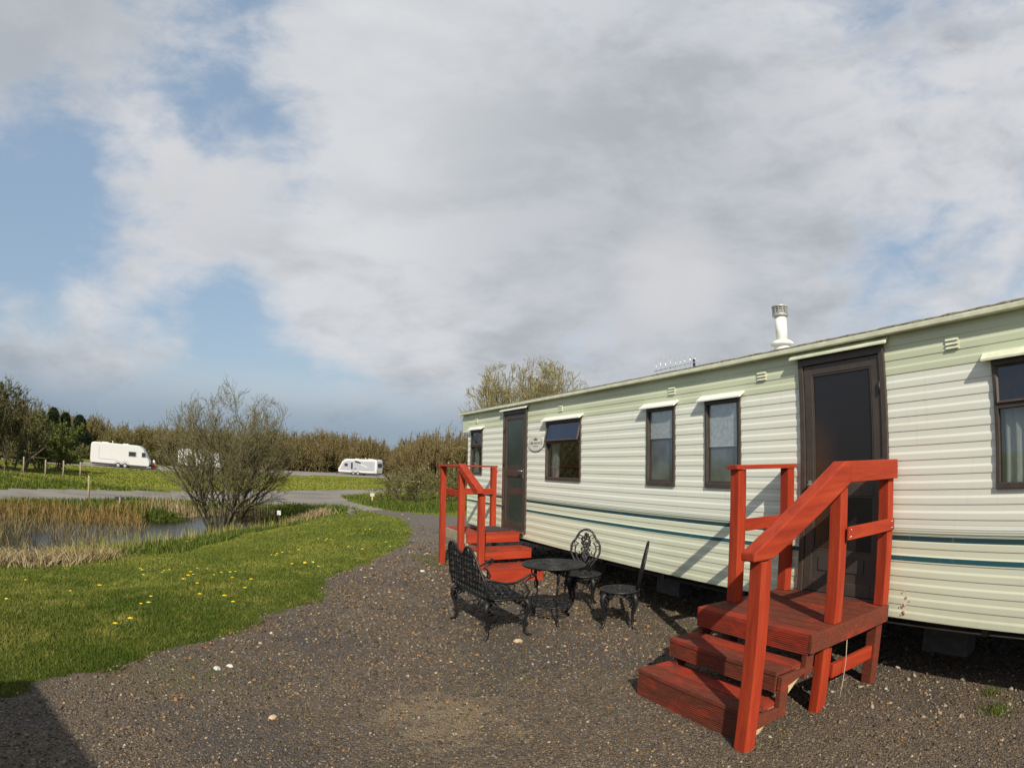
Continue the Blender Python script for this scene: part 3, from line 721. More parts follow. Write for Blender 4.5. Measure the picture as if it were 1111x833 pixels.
        if i == 0:
            MB().box((XW-.004, ym0, d0+st+.262), (XW+.004, ym1, zm-.05)).build('lower_pane', M['frost'], do)
            MB().box((XW-.012, ym0+.0005, d0+st+.02), (XW+.003, ym1-.0005, d0+st+.26)).prism([(ym0+.07, .79), (ym1-.07, .79), (ym1-.07, .90), (ym0+.07, .90)], 'x', XW-.019, XW-.0125).build('kick_panel', M['panel'], do)
        else: MB().box((XW-.005, ym0, d0+st+.02), (XW+.003, ym1, zm-.05)).build('lower_pane', M['frost_g'], do)
        # bead mouldings
        bd = MB()
        for (q0, q1) in ((zm+.05, d1-st), (d0+st+(.262 if i == 0 else .02), zm-.05)):
            t = .012
            bd.box((XW-.014, ym0+.0005, q0), (XW-.006, ym0+t, q1)).box((XW-.014, ym1-t, q0), (XW-.006, ym1-.0005, q1)).box((XW-.0135, ym0+t, q0+.0005), (XW-.006, ym1-t, q0+t)).box((XW-.0135, ym0+t, q1-t), (XW-.006, ym1-t, q1-.0005))
        bd.build('glazing_bead', M['brown'], do)
        hy = b-.045 if i == 0 else a+.035
        hn = MB(); hn.box((XW-.026, hy-.016, zm-.02-.06), (XW-.018, hy+.016, zm+.07)); s_ = -1 if i == 0 else 1
        hn.tube([(XW-.026, hy, zm+.035), (XW-.06, hy, zm+.037), (XW-.064, hy+s_*.03, zm+.038), (XW-.062, hy+s_*.12, zm+.03)], .009, 8)
        if i == 0: hn.lathe([(.011, 0), (.012, -.012), (.008, -.016)], (XW-.026, hy, zm-.05), 12, axis='x')
        hn.build('handle', M['steel'], do)
        hh = a if i == 0 else b
        for z in (z0+.3, z0+1.0, z1-.35): MB().tube([(XW-.030, hh, z), (XW-.030, hh, z+.09)], .009, 6).build('hinge', M['brown_d'], do)
    # maker's plate with crest, beside the far door
    pl = MB(); yc, zc = 7.64, 1.955; N = 30
    pl.prism([(yc+.25*math.cos(2*PI*i/N), zc+.115*math.sin(2*PI*i/N)) for i in range(N)], 'x', XW-.0165, XW-.019); po = put(pl, 'name_plate', M['plate'])
    lt = MB(); X0, X1 = XW-.0194, XW-.0212
    for j, (w_, h_) in enumerate([(.010, .040), (.020, .034), (.014, .028), (.015, .028), (.018, .030), (.014, .028), (.017, .028), (.010, .030), (.014, .040)]):
        y = yc+.195-j*.0455; w_ *= 2; lt = MB()
        lt.box((X0, y, zc-h_/2), (X1, y-w_*.45, zc+h_/2)); lt.box((X0, y-w_*.45, zc+h_/2-.010), (X1, y-w_, zc+h_/2)); lt.box((X0, y-w_*.45, zc-h_/2), (X1, y-w_, zc-h_/2+.009)); lt.build('letter', M['letter'], po)
    lt = MB()
    lt.prism([(yc-.055, zc+.040), (yc+.055, zc+.040), (yc+.062, zc+.074), (yc+.030, zc+.058), (yc, zc+.082), (yc-.030, zc+.058), (yc-.062, zc+.074)], 'x', X0, X1)
    MB().box((X0, yc+.075, zc-.050), (X1, yc-.075, zc-.040)).build('underline', M['letter'], po)
    lt.build('crest', M['letter'], po)
    # flue
    fl = MB(); fx, fy = 4.62, 3.58; zr = ZE+.035
    fl.lathe([(.085, zr-.05), (.085, zr+.17), (.082, zr+.20)], (fx, fy, 0), 24); fl.lathe([(.082, zr+.18), (.118, zr+.185), (.120, zr+.20), (.09, zr+.225), (.062, zr+.235)], (fx, fy, 0), 24)
    fl.lathe([(.060, zr+.22), (.060, zr+.50)], (fx, fy, 0), 24)
    fo = put(fl, 'flue', M['flue'])
    cp = MB(); cp.lathe([(.060, zr+.47), (.082, zr+.475), (.084, zr+.49), (.06, zr+.495)], (fx, fy, 0), 24); cp.lathe([(.03, zr+.565), (.084, zr+.562), (.084, zr+.578), (.055, zr+.588), (.0, zr+.592)], (fx, fy, 0), 24)
    for i in range(12):
        a = 2*PI*i/12; cp.box((fx+.076*math.cos(a)-.004, fy+.076*math.sin(a)-.004, zr+.488), (fx+.076*math.cos(a)+.004, fy+.076*math.sin(a)+.004, zr+.564))
    for z in (.505, .525, .545): cp.ring((fx, fy, zr+z), (1, 0, 0), (0, 1, 0), .078, .004, 24)
    cp.lathe([(.045, zr+.49), (.045, zr+.56)], (fx, fy, 0), 16)
    cp.build('flue_cap', M['cap'], fo)
    # red stain drips near the deck
    for (y, z, s) in ((1.93, .66, .010), (1.945, .60, .013), (1.94, .545, .016), (1.955, .70, .007), (1.90, .635, .006), (1.97, .59, .007), (1.96, .525, .006), (1.915, .57, .005)): put(MB().ball((XW-.012, y, z), s, None, 1, (.12, 1, 1.3)), 'paint_spot', M['stainred'])
    return c
static_caravan()

def aerial():
    a = empty('tv_aerial', (6.9, 7.3, ZE)); tag(a, 'grey comb shaped television aerial above the caravan roof line', 'aerial')
    MB().tube([(0, 0, .05), (0, 0, .86)], .02, 8).build('mast', M['black'], a)
    b = MB(); p0 = Vector((-.02, -.12, .80)); p1 = Vector((-.12, .95, .76)); b.tube([p0, p1], .007, 6)
    b.build('boom', M['steel'], a); e = MB()
    for i in range(9):
        t = (i+.5)/9; p = p0.lerp(p1, t); h = .13+.10*(t > .6)*(1 if i % 2 else .5); MB().tube([p-Vector((0, 0, h*.55)), p+Vector((0, 0, h))], .0035, 5).build('element', M['steel'], a)
aerial()

for i, (y, lab) in enumerate([(.35, 'grey concrete block pier under the caravan, right of the near steps'), (1.9, 'grey concrete block pier under the caravan behind the near steps'), (3.6, 'dark block pier under the caravan left of the near steps'), (5.6, 'block pier under the caravan behind the garden chairs'), (7.5, 'block pier under the caravan beside the far steps')]):
    b = MB(); b.box((0, -.22, 0), (.21, .22, .215)); b.box((.01, -.2, .2155), (.2, .2, .335)); b.box((.02, -.12, .336), (.19, .12, ZB-.162))
    o = b.build('block_pier', M['block'], None, .006, (XW+.82, y, 0)); tag(o, lab, 'block pier', 'block piers under the static caravan')

# ------------------------------------------------------------------ timber steps
def grooved(m, x0, x1, y0, y1, z0, z1, n, face='x-'):      # riser board with routed lines on its face, or deck board on top
    if face == 'x-':
        prof = [(x1, z0)]; N = n; st = (z1-z0)/N
        for i in range(N):
            a = z0+i*st; prof += [(x0, a+st*.12), (x0, a+st*.62), (x0+.004, a+st*.72), (x0+.004, a+st)]
        prof += [(x1, z1)]
        m.prism(prof, 'y', y0, y1)
    elif face == 'z+':            # grooves run along y
        prof = [(x0, z0)]; st = (x1-x0)/n
        for i in range(n):
            a = x0+i*st; prof += [(a+st*.05, z1), (a+st*.62, z1), (a+st*.72, z1-.003), (a+st*.97, z1-.003)]
        prof += [(x1, z0)]
        m.prism(prof, 'y', y0, y1)
def near_steps():
    X, Y = 3.2, 2.6
    c = empty('wooden_steps', (X, Y, 0)); off = Vector((-X, -Y, 0)); tag(c, 'large weathered red timber steps and railed landing at the near brown door', 'steps')
    def put(mb, name, mat, bv=.004, parent=None):
        o = mb.build(name, mat, parent or c, bv)
        if parent is None: o.location = off
        return o
    # treads (each two boards) and risers
    for k, (x0, x1, z, ya, yb) in enumerate([(2.52, 2.84, .205, 2.13, 3.17), (2.76, 3.06, .405, 2.13, 3.13)]):
        t = MB(); xm = x0+.145
        grooved(t, x0, xm, ya, yb, z-.026, z, 9, 'z+'); put(t, 'tread', M['deck'], 0); t = MB(); grooved(t, xm+.006, x1, ya, yb, z-.026, z-.001, 9, 'z+'); put(t, 'tread', M['deck_r'], 0)
        r = MB(); grooved(r, x0+.004, x0+.03, ya+.004, yb-.004, z-.135, z-.0265, 8); 
        if k == 0: grooved(r, x0+.005, x0+.031, ya+.004, yb-.004, z-.205, z-.137, 5)
        put(r, 'riser', M['deck_d'], 0)
    r = MB(); grooved(r, 3.0, 3.028, 2.085, 3.10, .462, .573, 8); put(r, 'riser', M['deck_r'], 0)
    d = MB(); grooved(d, 3.0, 3.115, 2.085, 3.10, .5735, .60, 7, 'z+'); put(d, 'nosing_board', M['deck_r'], 0)
    d = MB(); x = 3.12
    while x < 4.0:
        w = min(.12, 4.012-x); grooved(d, x, x+w-.005, 2.085, 3.10, .5735, .60, 7, 'z+'); x += .12
    put(d, 'deck_boards', M['deck'], 0)
    # bearers and side fascias
    f = MB(); f.box((3.0, 2.055, .475), (4.0, 2.083, .602)); put(f, 'side_fascia', M['deck_d'])
    f = MB(); f.box((3.03, 3.101, .475), (4.0, 3.128, .598)); put(f, 'side_fascia', M['deck_d'])
    f = MB()
    for x in (3.3, 3.65, 3.95): f.box((x, 2.09, .46), (x+.045, 3.098, .572))
    put(f, 'bearers', M['red_x'])
    # zigzag stringer on the near side
    s = MB(); y0, y1 = 2.088, 2.128
    s.prism([(3.005, .47), (3.005, .30), (3.085, .335), (3.085, .47)], 'y', y0, y1); s.prism([(2.775, .376), (2.775, .285), (3.005, .345), (3.08, .335), (3.08, .376)], 'y', y0+.002, y1)
    s.prism([(2.775, .284), (2.775, .10), (2.85, .10), (2.85, .30)], 'y', y0+.001, y1); s.prism([(2.56, .176), (2.56, .085), (2.775, .10), (2.775, .176)], 'y', y0+.003, y1)
    put(s, 'stringer', M['deck_d'])
    s = MB(); s.prism([(2.6, .02), (2.66, .02), (3.20, .46), (3.12, .46)], 'y', 2.132, 2.165); put(s, 'raw_stringer', M['pale_wood'])
    s = MB(); s.prism([(2.55, .0), (2.66, .02), (3.20, .46), (3.02, .46), (3.02, .375), (2.79, .375), (2.79, .178), (2.55, .178)], 'y', 3.06, 3.098); put(s, 'stringer', M['deck_d'])
    # posts
    def post(x0, y0, z0, z1, w=.088, mat='red', lean=0): return put(MB().box((x0, y0, z0), (x0+w, y0+w, z1)), 'post', M[mat])
    o = post(2.44, 2.04, -.01, 1.13); 
    post(3.29, 2.089, .6005, 1.51); put(MB().box((3.27, 2.13, -.01), (3.36, 2.2, .46)).box((3.20, 2.09, -.01), (3.268, 2.16, .4745)), 'support_post', M['red'])
    post(3.925, 2.07, .6025, 1.52, .085); put(MB().box((3.90, 2.09, -.01), (3.985, 2.175, .4735)), 'support_post', M['deck_d'])
    post(3.30, 3.01, .6005, 1.61); post(3.915, 3.01, .6005, 1.61, .085)
    put(MB().box((3.27, 3.0, -.01), (3.36, 3.09, .459)), 'support_post', M['deck_d'])
    put(MB().box((3.37, 2.11, .20), (3.90, 2.15, .30)), 'brace', M['red_x'])
    # rails
    h = MB(); h.prism([(2.37, 1.185), (2.37, 1.137), (2.535, 1.137), (3.335, 1.518), (3.335, 1.655), (3.26, 1.655)], 'y', 2.035, 2.135); put(h, 'handrail', M['red_x'], .009)
    h = MB(); h.prism([(3.337, 1.518), (4.018, 1.518), (4.018, 1.655), (3.337, 1.655)], 'y', 2.037, 2.128); put(h, 'top_rail', M['red_x'], .006)
    put(MB().box((3.379, 2.075, 1.15), (4.0, 2.0685, 1.235)).box((3.34, 2.052, 1.15), (4.0, 2.0685, 1.235)), 'mid_rail', M['red_x'])
    put(MB().box((3.27, 2.995, 1.612), (4.015, 3.11, 1.645)), 'top_rail', M['red_x'])
    put(MB().box((3.36, 3.10, 1.13), (4.0, 3.128, 1.225)), 'mid_rail', M['red_x'])
    for (x, z) in ((3.37, 1.17), (3.37, 1.215), (3.96, 1.17), (3.96, 1.215)): put(MB().lathe([(.006, 0), (.006, -.003)], (x, 2.052, z), 8, axis='y'), 'screw', M['steel'], 0)
    put(MB().tube([(3.46, 2.08, .475), (3.47, 2.075, .3), (3.455, 2.07, .14), (3.44, 2.07, .04)], .003, 5), 'hanging_string', M['rope'], 0)
near_steps()

def far_steps():
    X, Y = 3.6, 8.4
    c = empty('wooden_steps', (X, Y, 0)); off = Vector((-X, -Y, 0)); tag(c, 'bright orange red timber steps with railed landing at the far door, behind the bench', 'steps')
    def put(mb, name, mat, bv=.004, parent=None):
        o = mb.build(name, mat, parent or c, bv)
        if parent is None: o.location = off
        return o
    xo = 3.12
    for k, (y0, y1, z) in enumerate([(7.26, 7.72, .20), (7.64, 8.02, .405)]):
        xr = 4.0 if k else 3.99
        t = MB(); m = (y0+y1)/2; t.box((xo+.03, y0, z-.028), (xr, m-.004, z)); t.box((xo+.03, m+.004, z-.028), (xr, y1, z-.001)); put(t, 'tread', M['deck_f'])
        r = MB(); r.box((xo+.034, y0+.003, z-.145 if k else -.01), (xr-.004, y0+.033, z-.0285)); put(r, 'riser', M['red_x'])
    put(MB().box((xo+.004, 8.0, .458), (3.97, 8.035, .5725)), 'riser', M['red_x'])
    d = MB()
    for i in range(8): d.box((xo, 8.0+i*.125, .573), (3.99, 8.12+i*.125, .60))
    put(d, 'deck_boards', M['deck_f'])
    put(MB().box((xo-.032, 8.04, .455), (xo-.001, 9.0, .598)), 'side_fascia', M['old_wood']); put(MB().box((xo, 8.97, .455), (3.99, 8.998, .572)), 'side_fascia', M['old_wood'])
    s = MB(); s.prism([(7.30, .0), (7.45, 0), (8.1, .44), (8.1, .456), (8.0, .456), (8.0, .376), (7.66, .376), (7.66, .171), (7.30, .171)], 'x', xo-.02, xo+.02); put(s, 'stringer', M['old_wood'])
    def post(x, y, z0, z1): put(MB().box((x, y, z0), (x+.085, y+.085, z1)), 'post', M['red'])
    post(xo-.118, 8.86, -.02, 1.575); post(xo-.118, 8.02, .30, 1.575); post(xo-.07, 7.37, .02, 1.22); post(3.90, 8.91, .6005, 1.575)
    put(MB().box((3.9, 8.87, -.02), (3.98, 8.95, .45)), 'support_post', M['old_wood'])
    put(MB().box((xo-.14, 8.02, 1.5765), (xo-.02, 8.9, 1.605)), 'top_rail', M['red_x']); put(MB().box((xo-.14, 8.905, 1.577), (4.0, 9.01, 1.606)), 'top_rail', M['red_x'])
    h = MB(); h.prism([(7.31, 1.235), (7.31, 1.285), (8.06, 1.635), (8.10, 1.575), (8.03, 1.52), (7.42, 1.222)], 'x', xo-.135, xo-.025); put(h, 'handrail', M['red_y'], .006)
    put(MB().box((xo-.032, 8.1, 1.13), (xo-.004, 8.87, 1.23)), 'mid_rail', M['red_x']); put(MB().box((xo-.03, 8.875, 1.13), (3.9, 8.905, 1.23)), 'mid_rail', M['red_x'])
far_steps()
m = MB(); m.box((3.45, 8.22, .602), (3.93, 8.72, .618)); o = m.build('door_mat', M['mat'], None, .005); tag(o, 'dark rectangular door mat lying on the far orange landing', 'door mat')

# ------------------------------------------------------------------ cast iron furniture
def arc(c, r, a0, a1, n, u, w, r1=None):
    c = Vector(c); u = Vector(u); w = Vector(w); r1 = r1 or r
    return [c+u*((r+(r1-r)*i/n)*math.cos(R(a0+(a1-a0)*i/n)))+w*((r+(r1-r)*i/n)*math.sin(R(a0+(a1-a0)*i/n))) for i in range(n+1)]
def cabriole(top, out, h, foot=.05):
    m = MB(); t = Vector(top); o = Vector(out).normalized(); z = Vector((0, 0, 1)); s = o.cross(z)
    prof = [(0, 0), (.035, -.05), (.042, -.10), (.022, -.17), (.004, -.25), (.004, -.31), (.02, -(h-.025)), (foot, -h+.006)]
    prof = [(a, b*h/.38 if i < 6 else b) for i, (a, b) in enumerate(prof)]
    pts = [t+o*a+z*b for a, b in prof]
    m.tube(pts, [.028, .030, .025, .018, .0135, .0125, .014, .017], 7)
    # ornate knee: pierced scrolls and leaves
    for a, b, r in ((-.02, -.05, .032), (-.062, -.035, .026), (.012, -.10, .026), (-.016, -.14, .020), (-.10, -.022, .018)): m.ring(t+o*a+z*b, o, z, r, .0085, 10, 4)
    for k in (-1, 1):
        m.ring(t+s*k*.034+z*-.045, s, z, .032, .0085, 10, 4); m.ring(t+s*k*.078+z*-.030, s, z, .022, .0075, 8, 4); m.ring(t+s*k*.02+z*-.105, s, z, .020, .0075, 8, 4)
        m.ball(t+s*k*.018+z*-.085, .012, None, 1, (1, 1, 1.8))
    m.ball(t+o*.03+z*-.07, .02, None, 1, (1, 1, 1.7)); m.ball(pts[-1]+z*.004, .017, None, 1, (1.2, 1.2, .5))
    return m
def seat_disc(rx, ry, z, n=36, back=0):
    m = MB(); c = Vector((0, 0, z))
    m.ring(c, (1, 0, 0), (0, 1, 0), (rx, ry), .012, n, 6); m.ring(c, (1, 0, 0), (0, 1, 0), (rx*.62, ry*.62), .007, 28, 5); m.ring(c, (1, 0, 0), (0, 1, 0), (rx*.25, ry*.25), .009, 16, 5)
    for i in range(16):
        a = 2*PI*i/16; a2 = a+PI/16
        m.tube([(rx*.25*math.cos(a), ry*.25*math.sin(a), z), (rx*.62*math.cos(a), ry*.62*math.sin(a), z+.003), (rx*.98*math.cos(a), ry*.98*math.sin(a), z)], .0065, 4)
        m.ring((rx*.80*math.cos(a2), ry*.80*math.sin(a2), z+.001), (math.cos(a), math.sin(a), 0), (-math.sin(a), math.cos(a), 0), (.030, .024), .0065, 9, 4)
        m.ring((rx*.44*math.cos(a2), ry*.44*math.sin(a2), z+.001), (math.cos(a), math.sin(a), 0), (-math.sin(a), math.cos(a), 0), (.026, .013), .006, 8, 4)
    # dished sheet under the tracery
    m.lathe([(.01, z-.006), (.97, z-.006), (.97, z-.002), (.01, z-.002)], (0, 0, 0), n)
    k = 4*n; m.v[-k:] = [(x*rx, y*ry, q) for x, y, q in m.v[-k:]]
    for i in range(20):       # scalloped apron
        a = 2*PI*i/20; ta = Vector((-math.sin(a)*rx, math.cos(a)*ry, 0)).normalized(); m.ring((rx*math.cos(a), ry*math.sin(a), z-.020), ta, (0, 0, 1), (.030, .022), .005, 8, 4)
    return m
def chair(name, label, loc, face):
    c = empty(name, loc, face); tag(c, label, 'garden chair', 'cast iron garden chairs round the table'); z = .385
    seat_disc(.195, .20, z).build('seat', M['iron'], c)
    for a in (40, 140, 220, 320):
        o = Vector((math.cos(R(a)), math.sin(R(a)), 0)); cabriole(o*.175+Vector((0, 0, z-.012)), o, z-.012).build('leg', M['iron'], c)
    b = MB(); tilt = .20
    def Q(y, h): return Vector((-.175-(h-.39)*tilt, y, h))
    half = [(.055, .385), (.075, .46), (.135, .53), (.168, .60), (.172, .68), (.150, .735), (.120, .762), (.105, .80), (.075, .845), (.035, .87), (0, .878)]
    out = [Q(y, h) for y, h in half]+[Q(-y, h) for y, h in half[::-1][1:]]
    b.tube(out, .0125, 6)
    inner = [(.03, .40), (.05, .47), (.10, .56), (.125, .63), (.115, .69), (.085, .72)]
    for s in (1, -1):
        b.tube([Q(y*s, h) for y, h in inner], .0085, 5)
        u = (Q(1, .6)-Q(0, .6)).normalized()*s; w = (Q(0, 1)-Q(0, .6)).normalized()
        b.tube(arc(Q(.135*s, .665), .030, -60, 260, 12, u, w, .010), .007, 5); b.tube(arc(Q(.075*s, .785), .032, 200, -120, 12, u, w, .010), .007, 5)
        b.tube(arc(Q(.095*s, .60), .028, 120, 420, 12, u, w, .008), .0065, 5); b.tube(arc(Q(.125*s, .72), .02, 180, -100, 10, u, w, .008), .006, 5)
        b.tube([Q(.0, .44), Q(.05*s, .50), Q(.13*s, .54)], .008, 5); b.tube([Q(.055*s, .385), Q(-.03*s, .48), Q(-.06*s, .54)], .008, 5)
    r = random.Random(3)
    for i in range(120):
        h = .50+.33*r.random(); wd = .062*math.sin(min(1, max(.12, (h-.48)/.22))*PI*.5)*(1 if h < .74 else max(.25, (.87-h)/.13)); p = Q(r.uniform(-wd, wd), h); b.ball(p+Vector((.004, 0, 0)), r.uniform(.009, .018), None, 1, (.6, 1, 1.2))
    b.build('backrest', M['iron'], c); return c
chair('garden_chair', 'black iron chair with its round ornate back to the caravan, seen face on', (3.63, 5.66, 0), math.atan2(-.78, -.62))
chair('garden_chair', 'black iron chair seen side on, nearest the large steps', (3.50, 4.76, 0), math.atan2(.60, -.80))

def bench():
    c = empty('garden_bench', (2.30, 5.28, 0), R(2)); tag(c, 'black cast iron two seat bench with pierced back, left of the table', 'garden bench'); z = .385; W = .43; D = .21
    s = MB()
    outl = []
    for i in range(40):
        a = 2*PI*i/40; cx, cy = math.cos(a), math.sin(a); e = .55
        outl.append(Vector((D*abs(cx)**e*(1 if cx > 0 else -1), W*abs(cy)**e*(1 if cy > 0 else -1), z)))
    s.tube(outl, .012, 6, closed=True); s.prism([(p.x*.97, p.y*.97) for p in outl], 'z', z-.007, z-.002)
    for i in range(9):
        for j in range(4): s.ring((-D*.72+j*D*.48, -W*.82+i*W*.205, z), (1, 0, 0), (0, 1, 0), (.044, .040), .0065, 9, 4)
    for i in range(36):
        p = outl[i]; q = outl[(i+1) % 40]; t = (q-p).normalized(); s.ring(p+Vector((0, 0, -.02)), t, (0, 0, 1), (.030, .022), .005, 8, 4)
    s.build('seat', M['iron'], c)
    for sx, sy in ((1, 1), (1, -1), (-1, 1), (-1, -1)): cabriole((sx*(D-.02), sy*(W-.05), z-.012), (sx*.7, sy*.6, 0), z-.012, .06).build('leg', M['iron'], c)
    b = MB(); tilt = .24
    def Q(y, h): return Vector((-D+.005-(h-.385)*tilt, y, h))
    half = [(.43, .39), (.435, .48), (.425, .56), (.40, .63), (.37, .68), (.34, .76), (.29, .83), (.235, .862), (.17, .865), (.11, .835), (.06, .79), (0, .77)]
    out = [Q(y, h) for y, h in half]+[Q(-y, h) for y, h in half[::-1][1:]]
    b.tube(out, .012, 6); b.tube([Q(-.43, .41), Q(0, .405), Q(.43, .41)], .011, 6)
    b.tube([Q(y, h-.045) for y, h in half[2:]]+[Q(-y, h-.045) for y, h in half[2:][::-1]], .006, 5)
    ux = (Q(1, .6)-Q(0, .6)).normalized(); uz = (Q(0, 1)-Q(0, .5)).normalized()
    hy = np.array([p[0] for p in half[::-1]]); hh = np.array([p[1] for p in half[::-1]])
    r = random.Random(8)
    for row in range(7):
        for col in range(13):
            y = -.39+.065*col+(.0325 if row % 2 else 0); h = .445+row*.064
            lim = float(np.interp(abs(y), hy, hh)) if abs(y) < .43 else 0
            if h+.02 < lim: b.ring(Q(y, h), ux, uz, (.035, .040), .0088, 10, 4)
    for yy in (-.20, .20, 0):
        for i in range(48): h = .45+.34*r.random(); b.ball(Q(yy+r.uniform(-.06, .06), h), r.uniform(.010, .020), None, 1, (.6, 1, 1.1))
    b.build('backrest', M['iron'], c)
    for sgn in (1, -1):
        m = MB(); y = sgn*(W-.005)
        top = [(-D-.04, .60), (-D+.06, .565), (-.03, .535), (.08, .545), (.16, .585), (.235, .62), (.262, .607), (.262, .585)]
        m.tube([(x, y+sgn*.02*max(0, x*3), h) for x, h in top], .0115, 6)
        m.tube([(D-.03, y, z), (D+.005, y, .44), (D-.03, y, .50), (D-.06, y, .55)], .010, 6)
        m.tube([(D-.11, y, z), (D-.02, y, .45), (D-.09, y, .52), (D+.01, y, .575)], .009, 5)
        for i in range(5): m.ring((-D+.02+i*.075, y, .43), (1, 0, 0), (0, 0, 1), (.040, .030), .008, 10, 4)
        for i in range(4): m.ring((-D+.03+i*.07, y, .50+.01*(i == 0)), (1, 0, 0), (0, 0, 1), (.030, .030), .0075, 10, 4)
        m.ring((.232, y+sgn*.012, .597), (1, 0, 0), (0, 0, 1), .018, .007, 10, 4)
        m.build('armrest', M['iron'], c)
bench()

def table():
    c = empty('garden_table', (3.02, 5.27, 0)); tag(c, 'small round black iron table on three ornate legs between bench and chairs', 'garden table'); z = .615
    m = MB(); m.lathe([(.01, z-.016), (.30, z-.018), (.325, z-.022), (.335, z-.012), (.335, z-.004), (.328, z+.002), (.31, z), (.01, z)], (0, 0, 0), 48)
    for rr in (.09, .16, .235, .30): m.ring((0, 0, z), (1, 0, 0), (0, 1, 0), rr, .0042, 40, 4)
    for i in range(24): a = 2*PI*i/24; m.tube([(.09*math.cos(a), .09*math.sin(a), z), (.30*math.cos(a), .30*math.sin(a), z)], .0032, 4)
    m.build('tabletop', M['iron'], c)
    for a in (122, 252, 20):
        o = Vector((math.cos(R(a)), math.sin(R(a)), 0)); zz = Vector((0, 0, 1)); l = MB()
        pr = [(.20, .59), (.225, .50), (.20, .40), (.19, .30), (.20, .20), (.225, .10), (.235, .03), (.275, .008)]
        l.tube([o*p+zz*h for p, h in pr], [.016, .013, .010, .010, .011, .012, .012, .015], 6)
        l.ring(o*.235+zz*.515, o, zz, (.030, .055), .009, 14, 5); l.ring(o*.205+zz*.38, o, zz, (.020, .045), .008, 12, 5); l.ring(o*.17+zz*.55, o, zz, .03, .008, 10, 4)
        for h, r_ in ((.13, .032), (.07, .026), (.19, .024), (.25, .018)): l.ring(o*.232+zz*h, o, zz, r_, .008, 10, 4)
        l.ball(o*.23+zz*.12, .02, None, 1, (1, 1, 1.6)); l.ball(o*.235+zz*.06, .018, None, 1)
        l.build('leg', M['iron'], c)
    s = MB(); s.ring((0, 0, .185), (1, 0, 0), (0, 1, 0), .205, .009, 30, 5); s.ring((0, 0, .185), (1, 0, 0), (0, 1, 0), .09, .007, 20, 4)
    for i in range(10):
        a = 2*PI*i/10; s.tube([(.09*math.cos(a), .09*math.sin(a), .185), (.2*math.cos(a), .2*math.sin(a), .185)], .006, 4); s.ring((.148*math.cos(a+.31), .148*math.sin(a+.31), .185), (1, 0, 0), (0, 1, 0), .034, .006, 10, 4)
    s.build('lower_shelf', M['iron'], c)
table()

# ------------------------------------------------------------------ trees and shrubs
def grow(seed, stems, spread, height, r0, levels=4, kids=(5, 5, 5), wob=.25, up=.25, lenf=(.62, .6, .55), start=.25, hang=0, flat=1.0, nseg=5, min_r=.004, base_r=.15):
    r = np.random.default_rng(seed); segs = []; lv = []; tips = []
    def branch(p, d, L, rad, lev):
        n = nseg if lev < 2 else 3 if lev < 3 else 2
        q = p.copy(); dd = d/np.linalg.norm(d); pts = [q.copy()]
        for i in range(n):
            dd = dd+r.normal(0, wob/(n**.5), 3)+np.array([0, 0, up*(1 if lev else .6)/n]); dd /= np.linalg.norm(dd)
            q2 = q+dd*L/n; ra = rad*(1-.75*i/n); rb = rad*(1-.75*(i+1)/n)
            segs.append((*q, *q2, max(ra, min_r), max(rb, min_r*.8))); lv.append(lev); q = q2; pts.append(q.copy())
        if lev >= levels-1: tips.append((*q, *dd)); return
        k = kids[min(lev, len(kids)-1)]
        for j in range(k):
            t = start+(1-start)*(j+r.uniform(.1, .9))/k; f = t*n; i = min(int(f), n-1); pp = pts[i]+(pts[i+1]-pts[i])*(f-i)
            ax = pts[min(i+1, n)]-pts[i]; ax /= np.linalg.norm(ax); rv = r.normal(0, 1, 3); rv -= ax*rv.dot(ax); rv /= np.linalg.norm(rv)
            ang = r.uniform(.35, .95); nd = ax*math.cos(ang)+rv*math.sin(ang); nd[2] -= hang
            branch(pp, nd, L*lenf[min(lev, len(lenf)-1)]*r.uniform(.7, 1.15)*(1.15-.45*t), rad*(1-.7*t)*.62, lev+1)
    for s in range(stems):
        a = 2*PI*s/stems+r.uniform(-.4, .4); tl = spread*(.12+1.15*((s*.618) % 1))
        d = np.array([math.cos(a)*tl, math.sin(a)*tl*flat, 1.0]); p = np.array([math.cos(a)*base_r, math.sin(a)*base_r, -.08])*[1, 1, 1]
        branch(p, d, height*r.uniform(.82, 1.0)*(1.04-.12*tl/max(spread, .1)), r0*r.uniform(.6, 1.1), 0)
    return np.array(segs), np.array(lv), np.array(tips)
